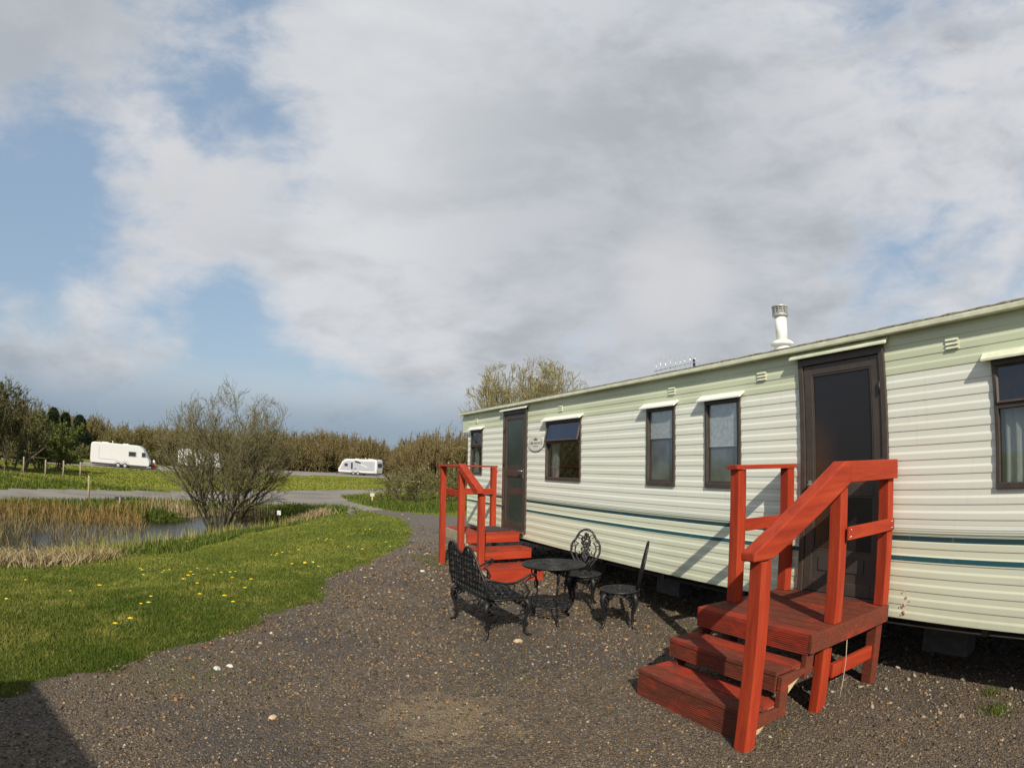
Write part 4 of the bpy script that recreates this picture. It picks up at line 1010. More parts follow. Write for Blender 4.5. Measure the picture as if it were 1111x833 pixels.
def envelope(segs, lv, tips, cz, rx, rz, seed=1):      # trim the twigs that grow out of the crown's dome
    r = np.random.default_rng(seed)
    def e(q): 
        q = q-np.array([0, 0, cz]); az = np.arctan2(q[:, 1], q[:, 0]); el = q[:, 2]
        lump = 1+.05*np.sin(az*3+1)+.04*np.sin(az*7+el*2.1)+.03*np.sin(el*5+az)
        f = np.sqrt((q[:, 0]/rx)**2+(q[:, 1]/rx)**2+(q[:, 2]/rz)**2)/lump; return np.where(q[:, 2] < -rz*.5, f*.8, f)
    k = (e(segs[:, :3]) < .94) & (e(segs[:, 3:6]) < 1.0+.07*r.uniform(-1, 1, len(segs))) | ((lv == 0) & (e(segs[:, :3]) < .93))
    # a twig whose parent limb was trimmed goes with it
    ends = {}; ok = np.zeros(len(segs), bool); grid = {tuple(np.round(q, 3)) for q in segs[k][:, 3:6]}
    alive = []
    S0 = segs[:, :3]; S1 = segs[:, 3:6]; cells = {}
    for i in range(len(segs)):
        if not k[i]: continue
        if lv[i] == 0: good = True
        else:
            prev_ok = i > 0 and ok[i-1] and lv[i-1] == lv[i] and abs(S0[i]-S1[i-1]).max() < 1e-6
            good = prev_ok
            if not good:
                c_ = tuple(np.floor(S0[i]/.25).astype(int))
                for dx in (-1, 0, 1):
                    for dy in (-1, 0, 1):
                        for dz in (-1, 0, 1):
                            for j in cells.get((lv[i]-1, c_[0]+dx, c_[1]+dy, c_[2]+dz), ()):
                                d = S1[j]-S0[j]; tt = min(1, max(0, (S0[i]-S0[j]).dot(d)/(d.dot(d)+1e-12))); q_ = S0[j]+d*tt-S0[i]
                                if q_.dot(q_) < 1e-6: good = True; break
                            if good: break
                        if good: break
                    if good: break
        ok[i] = good
        if good and lv[i] < 3:
            n_ = max(1, int(np.linalg.norm(S1[i]-S0[i])/.2)+1)
            for u in range(n_+1):
                c_ = tuple(np.floor((S0[i]+(S1[i]-S0[i])*u/n_)/.25).astype(int)); L_ = cells.setdefault((lv[i],)+c_, [])
                if not L_ or L_[-1] != i: L_.append(i)
        elif good: pass
    k = ok if len(segs) < 60000 else k
    k = k | ((lv > 3) & (e(segs[:, :3]) < .90) & (e(segs[:, 3:6]) < .97)); kt = e(tips[:, :3]) < 1
    return segs[k], lv[k], tips[kt]
def seg_mesh(S_, n=4):
    p, q = S_[:, :3], S_[:, 3:6]; ra, rb = S_[:, 6:7], S_[:, 7:8]; d = q-p; d /= np.linalg.norm(d, axis=1, keepdims=True)+1e-9
    ref = np.where(np.abs(d[:, 2:3]) < .9, np.array([[0, 0, 1.]]), np.array([[1., 0, 0]])); a = np.cross(d, ref); a /= np.linalg.norm(a, axis=1, keepdims=True); b = np.cross(d, a)
    V = []
    for k in range(n):
        an = 2*PI*k/n; V.append(p+(a*math.cos(an)+b*math.sin(an))*ra)
    for k in range(n):
        an = 2*PI*k/n; V.append(q+(a*math.cos(an)+b*math.sin(an))*rb)
    V = np.stack(V, 1).reshape(-1, 3); o = np.arange(len(S_))[:, None]*2*n
    F = np.concatenate([o+np.array([k, (k+1) % n, n+(k+1) % n, n+k]) for k in range(n)]); return V, F
def leaf_mesh(C, size, seed=0, aspect=.5):
    r = np.random.default_rng(seed); n = len(C); a = r.normal(0, 1, (n, 3)); a /= np.linalg.norm(a, axis=1, keepdims=True); b = np.cross(a, r.normal(0, 1, (n, 3))); b /= np.linalg.norm(b, axis=1, keepdims=True)
    s = size*r.uniform(.6, 1.3, (n, 1)); V = np.stack([C-a*s, C+b*s*aspect, C+a*s, C-b*s*aspect], 1).reshape(-1, 3); F = np.arange(n)[:, None]*4+np.array([0, 1, 2, 3]); return V, F
def near_points(segs, n, jit, seed, lv=None, minlev=2):
    r = np.random.default_rng(seed); s = segs if lv is None else segs[lv >= minlev]; i = r.integers(0, len(s), n); t = r.uniform(0, 1, (n, 1)); return s[i, :3]*(1-t)+s[i, 3:6]*t+r.normal(0, jit, (n, 3))

def tree(name, label, cat, loc, g, bark, twig, bud=None, nb=0, bs=.03, group=None, trunklev=1, scale=1, twigr=1.0, rz=0, extra=None, env=None):
    segs, lv, tips = grow(**g)
    if env: segs, lv, tips = envelope(segs, lv, tips, *env)
    zt = Tz(loc[0], loc[1]); c = empty(name, (loc[0], loc[1], zt if len(loc) < 3 else loc[2]), rz); tag(c, label, cat, group)
    V, F = seg_mesh(segs[lv <= trunklev], 6); b_ = MB(); br = g.get('base_r', .15); b_.lathe([(br*.5, -.25), (br*1.35, -.10), (br*1.15, .03), (br*.5, .07), (.01, .08)], (0, 0, 0), 14)
    Vb = np.array(b_.v); Fb = np.array([f for f in b_.f if len(f) == 4]); raw_obj('trunk', np.concatenate([V, Vb]), np.concatenate([F, Fb+len(V)]), [bark], smooth=True, parent=c)
    tw = segs[lv > trunklev].copy(); tw[:, 6:] *= twigr
    V, F = seg_mesh(tw, 3); mats = [twig]; mi = np.zeros(len(F), int)
    if nb:
        P_ = near_points(segs, nb, bs*.8, 5, lv, trunklev+1); V2, F2 = leaf_mesh(P_, bs, 6); F = np.concatenate([F, F2+len(V)]); V = np.concatenate([V, V2]); mats.append(bud); mi = np.concatenate([mi, np.ones(len(F2), int)])
    if extra:
        mt, n2, s2 = extra; P_ = tips[np.random.default_rng(3).integers(0, len(tips), n2), :3]+np.random.default_rng(4).normal(0, .05, (n2, 3)); P_ = P_[P_[:, 2] > np.percentile(tips[:, 2], 55)]
        V2, F2 = leaf_mesh(P_, s2, 8, .6); F = np.concatenate([F, F2+len(V)]); V = np.concatenate([V, V2]); mats.append(mt); mi = np.concatenate([mi, np.full(len(F2), len(mats)-1)])
    raw_obj('crown', V, F, mats, mi, parent=c); return c
import os
# the bare willow by the pond
tree('willow_tree', 'bare many stemmed willow standing at the far edge of the pond', 'tree', (-.85, 18.3), dict(seed=12, stems=19, spread=.95, height=3.9, r0=.062, levels=5, kids=(9, 6, 5, 3), wob=.24, up=.24, lenf=(.50, .55, .55, .6), start=.28, min_r=.006, base_r=.15), M['bark'], M['twig'], M['bud'], 9000, .012, twigr=.72, env=(2.45, 2.4, 2.5))
# tree behind the static caravan
tree('ash_tree', 'pale yellowish bare tree rising behind the static caravan roof', 'tree', (12.9, 25.0), dict(seed=21, stems=20, spread=.80, height=6.6, r0=.10, levels=5, kids=(9, 7, 5, 3), wob=.18, up=.22, lenf=(.42, .52, .55, .6), start=.35, min_r=.010, base_r=.5), M['bark_y'], M['twig_y'], M['bud'], 3000, .02, twigr=.75, env=(3.9, 3.6, 3.0))
# bush with pale catkins between the road fork and the caravan
tree('willow_bush', 'rounded bush with pale catkins at the road fork, just left of the static caravan', 'bush', (7.25, 23.4), dict(seed=33, stems=18, spread=.95, height=1.30, r0=.03, levels=4, kids=(7, 6, 4), wob=.35, up=.3, lenf=(.6, .6, .6), start=.15, min_r=.007, base_r=.9), M['bark'], M['twig'], M['bud'], 9000, .028, extra=(M['catkin'], 1100, .024), trunklev=0)
# dense trees at the left edge
tree('sallow_tree', 'tall dense dark olive tree at the left edge of the field', 'tree', (-16.6, 33.5), dict(seed=41, stems=12, spread=.6, height=5.0, r0=.10, levels=5, kids=(6, 6, 5, 3), wob=.3, up=.25, lenf=(.55, .55, .55, .6), start=.2, min_r=.013, base_r=.9), M['bark'], M['twig'], M['leaf_d'], 36000, .04, env=(2.9, 3.4, 3.0))
tree('sallow_tree', 'grey topped thinner tree beside the dark olive tree, left of the fence posts', 'tree', (-14.8, 34.2), dict(seed=42, stems=13, spread=.75, height=4.4, r0=.08, levels=5, kids=(6, 5, 4, 3), wob=.32, up=.2, lenf=(.55, .6, .55, .6), start=.15, min_r=.013, base_r=.9), M['bark'], M['twig'], M['leaf_d'], 11000, .035, env=(2.5, 2.6, 2.5))
tree('sallow_tree', 'low green sallow behind the left fence posts', 'tree', (-14.8, 41.5), dict(seed=43, stems=10, spread=.8, height=2.9, r0=.07, levels=4, kids=(7, 6, 5), wob=.32, up=.2, lenf=(.55, .6, .55), start=.1, min_r=.016, base_r=.9), M['bark'], M['twig'], M['leaf_g'], 14000, .08)

# conifers on the skyline
def conifer(loc, H, Wd, seed, label):
    r = np.random.default_rng(seed); c = empty('pine_tree', (loc[0], loc[1], Tz(*loc))); tag(c, label, 'tree', 'dark conifers on the left skyline')
    MB().tube([(0, 0, 0), (0, 0, H*.6), (.05, 0, H*.97)], [.22, .12, .03], 7).build('trunk', M['bark'], c)
    n = 7000; h = H*(.16+.84*r.uniform(0, 1, n)**.8); w = Wd*np.clip(1.15-(h/H)**2.2, .12, 1)*(.8+.2*np.sin(h*3.1+seed))+.1; a = r.uniform(0, 2*PI, n); rad = w*np.sqrt(r.uniform(.1, 1, n))
    C = np.stack([rad*np.cos(a), rad*np.sin(a), h+.15*rad*-1], 1)+r.normal(0, .06, (n, 3)); V, F = leaf_mesh(C, .16, seed, .35); raw_obj('crown', V, F, [M['needle']], parent=c)
def polar(az, d): return (d*math.sin(R(az)), d*math.cos(R(az)))
conifer(polar(-19.3, 94), 6.9, 2.2, 1, 'leftmost dark pine on the skyline beside the tall olive tree')
conifer(polar(-18.1, 95), 6.4, 1.9, 2, 'middle dark pine on the left skyline, between its two neighbours')
conifer(polar(-16.7, 94), 6.2, 2.4, 3, 'rightmost dark pine of the three on the left skyline')

# scrub and wood that reads as one mass: many shrubs, one object each band
def thicket(name, spots, twig, bud, seed, twr=.02, bsz=.12, nb=700):
    tmpl = []
    for k in range(4):
        segs, lv, tips = grow(seed+k, 12, .85, .60, .016, levels=4, kids=(7, 6, 4), wob=.3, up=.35, lenf=(.6, .55, .5), start=.1, min_r=.0045, base_r=.16)
        tmpl.append((segs, lv))
    r = np.random.default_rng(seed); Vs = []; Fs = []; Ms = []; o = 0
    for (x, y, h, w) in spots:
        segs, lv = tmpl[r.integers(0, 4)]; a = r.uniform(0, 2*PI); ca, sa = math.cos(a), math.sin(a)
        hz = np.percentile(segs[:, 5], 99); sc = np.array([w/1.0, w/1.0, h/hz])
        s = segs.copy()
        for b in (0, 3):
            x_, y_ = s[:, b]*ca-s[:, b+1]*sa, s[:, b]*sa+s[:, b+1]*ca; s[:, b], s[:, b+1], s[:, b+2] = x_*sc[0]+x, y_*sc[1]+y, s[:, b+2]*sc[2]+Tz(x, y)
        s[:, 6:] = np.maximum(s[:, 6:]*w, twr)
        V, F = seg_mesh(s, 3); Vs.append(V); Fs.append(F+o); Ms.append(np.zeros(len(F), int)); o += len(V)
        C = near_points(s, nb, w*.09, r.integers(1 << 30), lv, 1); V, F = leaf_mesh(C, bsz, r.integers(1 << 30), .45); Vs.append(V); Fs.append(F+o); Ms.append(np.ones(len(F), int)); o += len(V)
    ob = raw_obj(name, np.concatenate(Vs), np.concatenate(Fs), [twig, bud], np.concatenate(Ms)); tag(ob, kind='stuff'); return ob
def band(az0, az1, n, d0, d1, slope, seed, w=3.2):
    r = np.random.default_rng(seed); out = []
    for i in range(n):
        az = az0+(az1-az0)*(i+r.uniform())/n; d = r.uniform(d0, d1); x, y = polar(az, d); s = float(np.interp(az, *slope)); top = 1.66+s*d
        out.append((x, y, (top-Tz(x, y))*r.uniform(.70, 1.06), w*r.uniform(.8, 1.3)))
    return out
SL = ([-30, -20, -17, -14.6, -12.3, -9.2, -5, 0, 4.3, 7.0, 9, 11.1, 13.0, 13.8, 15, 16.5, 18.5, 20.5, 24, 30], [.05, .044, .040, .033, .024, .029, .030, .030, .0355, .040, .036, .037, .027, .025, .034, .042, .046, .047, .046, .046])
thicket('far_woodland', band(-30, -6, 74, 94, 118, SL, 5, 5.4), M['twig_b'], M['bud'], 100, .028, .12, 1900)
thicket('brown_scrub', band(-9, 13.6, 84, 99, 118, SL, 6, 5.6), M['twig_b'], M['bud_b'], 110, .028, .11, 1500)
thicket('russet_scrub', band(15.2, 31, 56, 52, 66, SL, 7, 4.2), M['twig_b'], M['bud_b'], 120, .018, .06, 1500)
thicket('field_hedge', [(x+16.0, y, h*.8, w) for x, y, h, w in band(20, 40, 14, 60, 80, SL, 9, 3)], M['twig_b'], M['bud'], 130, .02, .1, 600)
thicket('undergrowth', [(*polar(-26+i*.62, 92-i*.15), 1.5+.6*math.sin(i*2.1), 1.9) for i in range(36)], M['twig'], M['leaf_d'], 140, .025, .14, 500)
thicket('lane_undergrowth', [(*polar(-23+i*.55, 62+i*.3), .8+.4*math.sin(i*1.7), 1.5) for i in range(12)], M['twig'], M['leaf_d'], 150, .02, .12, 500)

# green plants at the foot of the bush and the bank
r_ = np.random.default_rng(77)
def tuft(name, cx, cy, sx, sy, n, h0, h1, mat, seed):
    r = np.random.default_rng(seed); x = r.normal(cx, sx, n); y = r.normal(cy, sy, n); q = ~inpoly(x, y, YARD) & ~inpoly(x, y, ROAD); x, y = x[q], y[q]; n = len(x); blades(name, x, y, r.uniform(h0, h1, n), np.full(n, .03), mat, .5, seed=seed)
tuft('nettle_bank', 7.0, 20.5, .9, 1.0, 3500, .08, .30, M['blade_w'], 81); tuft('nettle_bank', 5.3, 22.6, .35, 1.3, 1500, .05, .2, M['blade_w'], 82)
tuft('bank_clump', -2.9, 19.9, .5, .3, 1500, .1, .32, M['blade_w'], 83); tuft('bank_clump', 2.2, 21.4, 1.2, .8, 3500, .06, .24, M['blade_w'], 84)

# ------------------------------------------------------------------ touring caravans
def touring(label, loc, rz, kind):
    c = empty('touring_caravan', loc, rz); tag(c, label, 'touring caravan', 'touring caravans on the far pitches'); L, W_, H = 6.6, 2.25, 2.55
    b = MB(); body = [(-L/2, .42), (-L/2-.04, .9), (-L/2-.02, 2.25), (-L/2+.10, 2.48), (-L/2+.45, 2.56), (L/2-1.5, 2.50), (L/2-1.1, 2.42), (L/2-.70, 2.12), (L/2-.28, 1.35), (L/2-.02, 1.0), (L/2, .55), (L/2-.1, .40)]
    b.prism(body, 'y', -W_/2, W_/2); bo = b.build('body', M['touring'], c, .08)
    if kind == 'silver':
        MB().prism([(-L/2+.35, .75), (-L/2+.35, 2.2), (L/2-1.6, 2.2), (L/2-.9, 1.95), (L/2-.55, 1.2), (L/2-.3, .75)], 'y', -W_/2-.012, -W_/2-.002).build('side_panel', M['touring_g'], bo)
    wins = {'white': [(.95, 1.85), (2.75-.35, 3.3-.35)], 'white2': [(-2.2, -1.2), (.9, 1.8)], 'silver': [(1.55, 2.25)]}[kind]
    for x0, x1 in wins:
        w = MB().prism([(x0, 1.30), (x0, 1.85), (x1-.06, 1.85), (x1, 1.78), (x1, 1.30)], 'y', -W_/2-.035, -W_/2+.01).build('window', M['touring_g'], c, .02)
        MB().box((x0+.06, -W_/2-.045, 1.36), (x1-.08, -W_/2-.036, 1.79)).build('pane', M['dark_win'], w)
    if kind == 'silver':
        w = MB().box((.75, -W_/2-.025, .95), (1.05, -W_/2, 1.95)).build('window', M['dark_win'], c)
        MB().prism([(-.7, 1.75), (.3, 1.98), (.5, 2.25), (.1, 2.25), (-.6, 2.0)], 'y', -W_/2-.02, -W_/2-.013).build('decal', M['dark_win'], c); MB().box((.15, -W_/2-.02, .98), (.5, -W_/2-.013, 1.1)).build('decal', M['dark_win'], c)
        MB().prism([(-1.7, 1.35), (-.2, 1.95), (.1, 1.98), (-1.7, 1.28)], 'y', -W_/2-.02, -W_/2-.013).build('decal', M['white'], c)
    lk = MB(); lk.box((-L/2+.95, -W_/2-.012, .85), (-L/2+2.9, -W_/2-.004, .90)); lk.box((-L/2+.93, -W_/2-.012, .9), (-L/2+.97, -W_/2-.004, 2.2)); lk.build('locker_seam', M['touring_g'], c)
    # rear end
    MB().box((-L/2-.065, -.75, 1.35), (-L/2-.02, .75, 1.95)).build('rear_window', M['dark_win'] if kind == 'silver' else M['touring_g'], c)
    for s in (-1, 1): MB().box((-L/2-.06, s*.95-.1, .72), (-L/2-.03, s*.95+.1, .92)).build('rear_lamp', M['orange'], c)
    sk = MB(); sk.box((-L/2+.2, -W_/2+.06, .26), (L/2-.5, W_/2-.06, .42)); sk.build('chassis', M['black'], c)
    for x in (-.15, .62):
        for s in (-1, 1):
            w = MB().lathe([(.1, -.09), (.27, -.10), (.325, -.06), (.33, .06), (.27, .10), (.1, .09)], (x, s*(W_/2-.085), .33), 22, axis='y').build('wheel', M['rubber'], c)
            MB().lathe([(.02, s*.012), (.10, .0), (.165, s*.014), (.17, -s*.03)], (x, s*(W_/2+.012), .33), 18, axis='y').build('rim', M['touring_g'], w)
            MB().tube([(x-.43, s*(W_/2+.015), .42), (x-.3, s*(W_/2+.015), .68), (x, s*(W_/2+.015), .80), (x+.3, s*(W_/2+.015), .68), (x+.43, s*(W_/2+.015), .42)], .022, 6).build('wheel_arch', M['touring_g'], c)
    h = MB(); h.tube([(L/2-.3, .45, .42), (L/2+.95, 0, .45)], .04, 6); h.tube([(L/2-.3, -.45, .42), (L/2+.95, 0, .45)], .04, 6); h.tube([(L/2+.75, 0, .0), (L/2+.75, 0, .5)], .035, 6); h.lathe([(.11, -.04), (.11, .04)], (L/2+.75, 0, .11), 12, axis='y'); h.box((L/2-.2, -.5, .4), (L/2+.25, .5, .62)); h.build('hitch', M['black'], c)
    MB().box((-2.2, -.35, 2.53), (-1.5, .35, 2.62)).build('rooflight', M['touring'], c, .02); MB().box((.2, -.3, 2.5), (.8, .3, 2.6)).build('rooflight', M['touring'], c, .02); MB().tube([(-1.0, -.3, 2.5), (-1.0, -.3, 2.78)], .05, 6).build('roof_vent', M['touring'], c)
    return c
touring('white twin axle touring caravan with two side windows, far left on the gravel', (-14.3, 64.6, -.90), R(4), 'white')
touring('white touring caravan half hidden behind the bare pond willow', (-6.7, 82.9, -.98), R(2), 'white2')
# this one faces left with its tail towards us
c3 = touring('silver sided touring caravan at the far end, right of the bare willow', (17.2, 90.3, -1.0), R(0), 'silver')
c3.rotation_euler.z = R(180-36)
# its decorated side must face the camera: mirror the body by turning the side pieces to +y
for ch in c3.children:
    ch.scale.y = -1

# ------------------------------------------------------------------ small things standing about
def post(name, label, cat, loc, h, r=.04, mat='old_wood', group=None, cap=None, sq=False):
    z = Tz(*loc); c = empty(name, (loc[0], loc[1], z)); tag(c, label, cat, group)
    m = MB()
    if sq: m.box((-r, -r, -.1), (r, r, h))
    else: m.tube([(0, 0, -.1), (.01, 0, h*.5), (.0, .01, h)], [r, r*.95, r*.9], 8)
    m.build('post', M[mat], c)
    return c
post('timber_post', 'single pale timber post on the pond side verge of the road', 'post', (-6.3, 22.6), .92, .045)
for (x, y, l) in ((-11.75, 32.6, 'nearest leaning brown fence post beside the left trees'), (-10.9, 33.4, 'middle brown fence post of the left row'), (-10.2, 34.6, 'rightmost thin fence post of the left row'), (-12.9, 32.0, 'fence post half hidden under the left tree')):
    post('fence_post', l, 'fence post', (x, y), .92, .05, group='fence posts on the green mound')
w = MB(); pts = [(-14.5, 31.2), (-12.9, 32.0), (-11.75, 32.6), (-10.9, 33.4), (-10.2, 34.6)]
for h in (.35, .75): w.tube([(x, y, Tz(x, y)+h) for x, y in pts], .0025, 4)
o = w.build('fence_wire', M['chassis']); tag(o, 'thin sagging wires strung between the left fence posts', 'fence wire')
c = post('marker_post', 'low grey marker post with two black reflector plates by the pond', 'marker post', (-4.6, 20.7), .30, .03)
MB().box((-.17, -.02, .20), (-.035, .01, .31)).build('reflector', M['black'], c); MB().box((.035, -.02, .20), (.17, .01, .31)).build('reflector', M['black'], c)
c = post('depth_marker', 'dark post with white square top at the near corner of the pond', 'marker post', (.95, 18.3), .42, .035, 'chassis')
MB().box((-.06, -.06, .42), (.06, .06, .55)).build('white_cap', M['white'], c, .01)
c = post('sign_post', 'short orange wood stake with white board at the road fork', 'sign', (5.15, 24.2), .30, .03, 'pale_wood', sq=True)
MB().box((-.095, -.03, .30), (.095, .0, .43)).build('sign_board', M['block_p'], c, .004)
c = empty('white_pipe', (3.98, 10.62, 0)); tag(c, 'upright white pipe beside the far end of the static caravan', 'pipe'); MB().tube([(0, 0, .0), (0, 0, 1.15)], .022, 8).build('pipe', M['white'], c)
c = empty('fire_point', (-10.9, 66.6, -.85)); tag(c, 'red fire point bin with white bell beside the left touring caravan', 'fire point')
MB().box((-.28, -.25, 0), (.28, .25, .62)).build('bin', M['orange'], c, .03); MB().lathe([(.20, .62), (.16, .85), (.07, .98), (.02, 1.05)], (0, 0, 0), 14).build('bell', M['white'], c)
# boulders at the pond corner
def rock(name, label, loc, s, seed, mat, cat='rock', group=None):
    bm = bmesh.new(); bmesh.ops.create_icosphere(bm, subdivisions=2, radius=1); r = random.Random(seed)
    for v in bm.verts: v.co *= 1+r.uniform(-.16, .16)
    me = bpy.data.meshes.new(name); bm.to_mesh(me); bm.free(); me.materials.append(mat); o = bpy.data.objects.new(name, me); COL.objects.link(o); o.scale = s; o.location = (loc[0], loc[1], Tz(loc[0], loc[1])+s[2]*.4); o.rotation_euler.z = seed; tag(o, label, cat, group); return o
rock('boulder', 'pale boulder at the road end of the lawn', (3.35, 19.0), (.22, .16, .12), 1, M['block']); rock('boulder', 'long pale stone lying on the far pond bank', (-3.45, 20.7), (.16, .07, .05), 2, M['white'])
for i, (x, y, s, l) in enumerate([(-.28, 4.44, .026, 'left white stone of the pair on the gravel by the lawn'), (-.18, 4.50, .024, 'right white stone of the pair on the gravel by the lawn'), (.10, 3.55, .026, 'broken buff stone on the gravel in the left foreground'), (2.55, 8.35, .035, 'white lump beside the weeds left of the far steps'), (2.35, 4.72, .035, 'buff flat stone between the front feet of the bench')]):
    rock('stone', l, (x, y), (s*1.3, s, s*.6), i+5, M['block_p'] if i in (0, 1, 3) else M['pale_wood'], 'stone')

# dandelions: counted, each its own thing
def dandelions():
    base = empty('dandelion', (0, 0, 0)); tag(base, 'yellow dandelion flower growing in the mown lawn', 'dandelion', 'dandelions scattered over the lawn')
    f = MB(); r = random.Random(2)
    for i in range(26):
        a = 2*PI*i/13+(.2 if i > 12 else 0); q = .020 if i < 13 else .013; f.add([(0, 0, .046), (q*math.cos(a-.22), q*math.sin(a-.22), .050+.004*(i > 12)), (q*1.15*math.cos(a), q*1.15*math.sin(a), .049), (q*math.cos(a+.22), q*math.sin(a+.22), .050+.004*(i > 12))], [(0, 1, 2, 3)])
    f.ball((0, 0, .050), .012, None, 1, (1, 1, .5)); f.build('flower', M['yellow'], base)
    s = MB(); s.tube([(0, 0, 0), (.002, .001, .047)], .0018, 5)
    for i in range(6): a = i*PI/3; s.add([(0, 0, .004), (.04*math.cos(a-.15), .04*math.sin(a-.15), .012), (.085*math.cos(a), .085*math.sin(a), .006), (.04*math.cos(a+.15), .04*math.sin(a+.15), .012)], [(0, 1, 2, 3)])
    s.build('stem', M['stem'], base)
    pos = [(-1.74, 9.29), (-1.66, 9.0), (-1.54, 8.46), (-1.29, 8.86), (-1.3, 8.7), (-0.79, 8.97), (-0.84, 8.46), (-0.78, 8.21), (-0.86, 7.65), (-0.65, 7.32), (-0.82, 7.91), (-1.95, 7.45), (-2.19, 6.91), (-1.11, 6.51), (-1.16, 6.14), (-1.08, 6.16), (-2.7, 6.08), (-0.19, 8.45), (-0.26, 8.25), (-0.22, 7.8), (-0.18, 6.35), (-0.28, 6.59), (-0.05, 7.1), (0.03, 7.65), (0.67, 9.03), (0.88, 9.11), (1.02, 9.19), (1.06, 8.79), (0.76, 10.87), (0.94, 10.96), (0.51, 10.44), (0.62, 10.68), (-1.26, 5.3), (-1.15, 5.48), (-0.57, 6.68), (-0.62, 8.83), (-1.03, 13.71), (-1.42, 13.58), (-3.23, 8.03), (-0.48, 8.09), (-0.39, 8.34), (-1.22, 8.97), (1.88, 10.94), (1.6, 12.09), (1.73, 12.23), (0.67, 9.03), (0.87, 9.06), (1.02, 9.29), (1.05, 8.79), (2.04, 10.4), (1.88, 10.94), (1.49, 12.46), (1.65, 12.29), (2.57, 13.0), (2.71, 13.43), (2.8, 13.36), (2.65, 11.14), (2.58, 10.49), (4.25, 15.22), (4.6, 17.2), (0.48, 10.34), (0.41, 10.44)]
    for i, (x, y) in enumerate(pos):
        o = base if i == 0 else copy_tree(base); d = math.hypot(x, y); o.location = (x, y, Tz(x, y)+.015); k = random.uniform(.8, 1.3)*(1+max(0, d-6)*.02); o.scale = (k, k, k); o.rotation_euler.z = random.uniform(0, 6)
dandelions()

# unseen cabin, added behind and left of the photographer; its corner throws the shade in the lower left
def shade_caster():
    c = empty('shade_caster_cabin', (-3.17, .44, 0), math.atan2(-.83, .55)); tag(c, 'unseen cream cabin added behind the viewpoint to cast shade', 'cabin')
    # local x runs along the roof edge away from the corner, local -y goes behind
    w = MB(); w.box((0, -3.0, .45), (8.5, 0, 2.5)); w.build('wall', M['clad'], c)
    MB().box((-.08, -3.08, 2.505), (8.58, .06, 2.6)).build('roof', M['roof'], c, .02)
    for x in (1.2, 4.2, 6.4): f = MB().box((x, -.01, 1.3), (x+.9, .03, 2.1)).build('window', M['brown'], c, .005); MB().box((x+.05, .031, 1.35), (x+.85, .036, 2.05)).build('pane', M['dark_win'], f)
    for x in (.4, 4, 7.8): MB().box((x, -.6, 0), (x+.3, -.2, .449)).build('pier', M['block'], c)
shade_caster()

# ------------------------------------------------------------------ light, sky with clouds, air
SUN = Vector((.60, 1.32, -1.0)).normalized()
el = math.asin(-SUN.z); azs = math.atan2(-SUN.x, -SUN.y)        # compass bearing of the sun from +y towards +x
ld = bpy.data.lights.new('sun', 'SUN'); ld.energy = 4.3; ld.angle = R(.6); ld.color = (1, .925, .80); lo = bpy.data.objects.new('sun', ld); COL.objects.link(lo); lo.rotation_euler = SUN.to_track_quat('-Z', 'Y').to_euler(); lo.location = (0, 0, 30)

W = bpy.data.worlds.new('World'); S.world = W; W.use_nodes = True
k = NT.__new__(NT); k.t = W.node_tree; k.t.nodes.clear(); k.m = W
sky = k.n('ShaderNodeTexSky', sky_type='NISHITA', sun_disc=False); sky.sun_elevation = el; sky.sun_rotation = azs; sky.air_density = 1.3; sky.dust_density = 2.0; sky.ozone_density = 1.2
dr = k.n('ShaderNodeTexCoord').outputs['Generated']
sep = k.n('ShaderNodeSeparateXYZ', {0: dr}); dz = sep.outputs[2]
den = k.math('ADD', k.math('MAXIMUM', dz, 0.0), .16)
pv = k.n('ShaderNodeCombineXYZ', {0: k.math('DIVIDE', sep.outputs[0], den), 1: k.math('DIVIDE', sep.outputs[1], den), 2: .35}).outputs[0]
def blob(d, r, a):
    dt = k.n('ShaderNodeVectorMath', {0: dr, 1: Vector(d).normalized()}, operation='DOT_PRODUCT').outputs['Value']
    return k.rng(dt, math.cos(R(r)), 1.0, 0, a)
def total(lst, start):
    t = start
    for b in lst: t = k.math('ADD', t, blob(*b))
    return t
cov = total([((-.402,.848,.346),15,-.16),((-.353,.883,.309),12,-.06),((.034,.875,.483),9,-.22),((-.06,.84,.54),8,-.13),((-.169,.856,.488),6,-.05),((.0,.977,.213),8,-.12),((-.30,.93,.19),7,-.10),((-.27,.925,.26),6,.20),((.87,.42,.25),9,-.10),((-.24,.87,.44),7,.20),((-.10,.90,.42),8,.18),((-.17,.94,.31),7,.12),((-.34,.93,.12),10,.18),((.40,.80,.46),34,.34),((.15,.78,.61),16,.2),((.8,.45,.42),30,.22),((-.46,.62,.64),20,.26),((.12,.95,.30),10,.12),((.70,.60,.33),12,.16)], 0.0)
w3 = k.map(dr, (1, 1, 1.9))
n1 = k.noise(w3, 2.6, 10, .58, .25)
n2 = k.noise(k.map(dr, (1, 1, 2.0), (4.2, 1.7, 0)), 8.0, 10, .62, .3)
raw = k.math('ADD', k.math('ADD', k.math('ADD', k.math('MULTIPLY', k.math('SUBTRACT', n1, .5), .95), .5), k.math('MULTIPLY', k.math('SUBTRACT', n2, .5), .62)), cov)
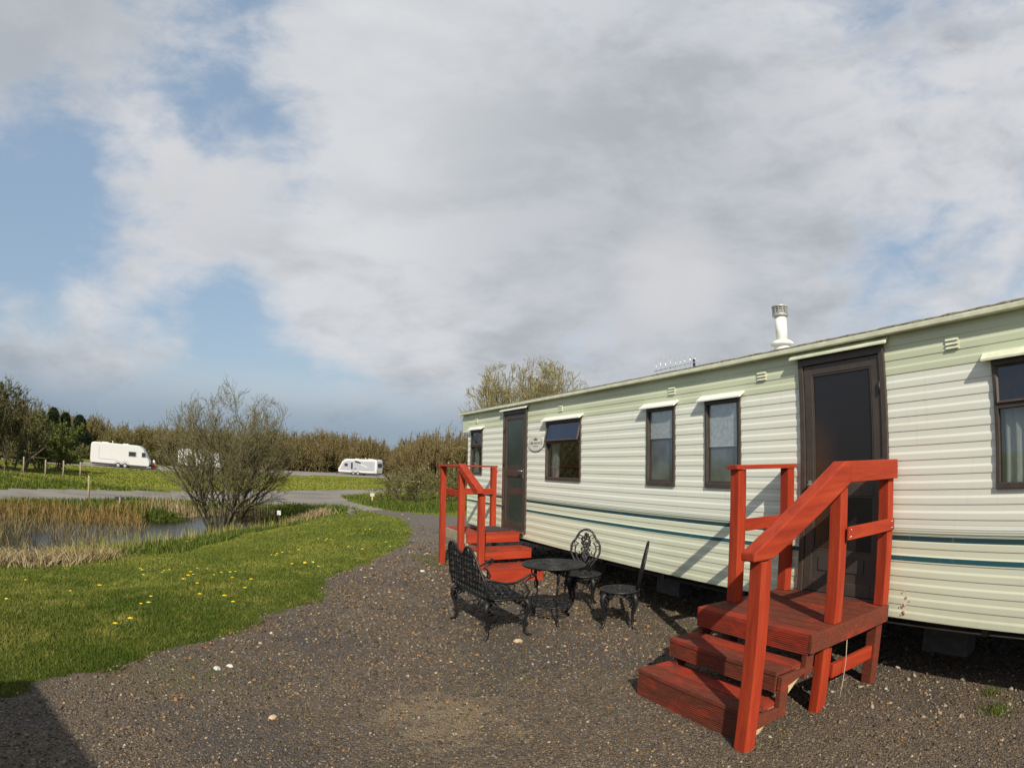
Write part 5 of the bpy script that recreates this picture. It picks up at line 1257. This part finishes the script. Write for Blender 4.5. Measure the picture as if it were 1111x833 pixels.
mask = k.rng(raw, .36, .74)
n3 = k.noise(k.map(dr, (1, 1, 2.1), (9, 3, 0)), 3.0, 9, .55, .4)
n4 = k.noise(k.map(dr, (1, 1, 2.3), (2, 8, 0)), 7.5, 8, .6, .3)
shade = k.rng(k.math('ADD', k.math('MULTIPLY', n3, .7), k.math('MULTIPLY', n4, .3)), .40, .62)
bright = k.mix(shade, (.64, .645, .665), (.39, .415, .445))
bright = k.mix(blob((.06,.80,.60), 28, .7), bright, (.70, .71, .72))
bright = k.mix(blob((.55,.70,.42), 26, .5), bright, (.42, .445, .475))
bright = k.mix(blob((-.18,.90,.40), 12, .55), bright, (.66, .655, .67))
bright = k.mix(blob((.62,.70,.31), 7, .6), bright, (.68, .665, .67))
edge = k.rng(raw, .76, .54)
bright = k.mix(k.math('MULTIPLY', edge, .5), bright, (.66, .655, .68))
bright = k.mix(blob((-.46,.60,.65), 24, .75), bright, (.42, .445, .48))
lowband = k.rng(dz, .165, .04)
cl = k.mix(k.math('MULTIPLY', lowband, .9), bright, (.235, .315, .405))
nis = k.n('ShaderNodeBackground', {0: sky.outputs[0], 1: .12})
cb = k.n('ShaderNodeBackground', {0: cl, 1: .87})
bl = k.n('ShaderNodeBackground', {0: (.27, .37, .50, 1), 1: .92})
mm = k.math('MAXIMUM', k.math('MULTIPLY', mask, .93), k.math('MULTIPLY', lowband, .85))
bse = k.n('ShaderNodeMixShader', {0: .7, 1: nis.outputs[0], 2: bl.outputs[0]})
mx = k.n('ShaderNodeMixShader', {0: mm, 1: bse.outputs[0], 2: cb.outputs[0]})
wo = k.n('ShaderNodeOutputWorld'); k.link(mx.outputs[0], wo.inputs[0])
S.view_settings.view_transform = 'Standard'; S.view_settings.look = 'None'; S.view_settings.gamma = 1; S.view_settings.use_curve_mapping = False
S.view_settings.exposure = 0.3
S.render.engine = 'CYCLES'; S.cycles.use_denoising = True; S.cycles.max_bounces = 6; S.cycles.transparent_max_bounces = 16
S.render.resolution_x = 1024; S.render.resolution_y = 767
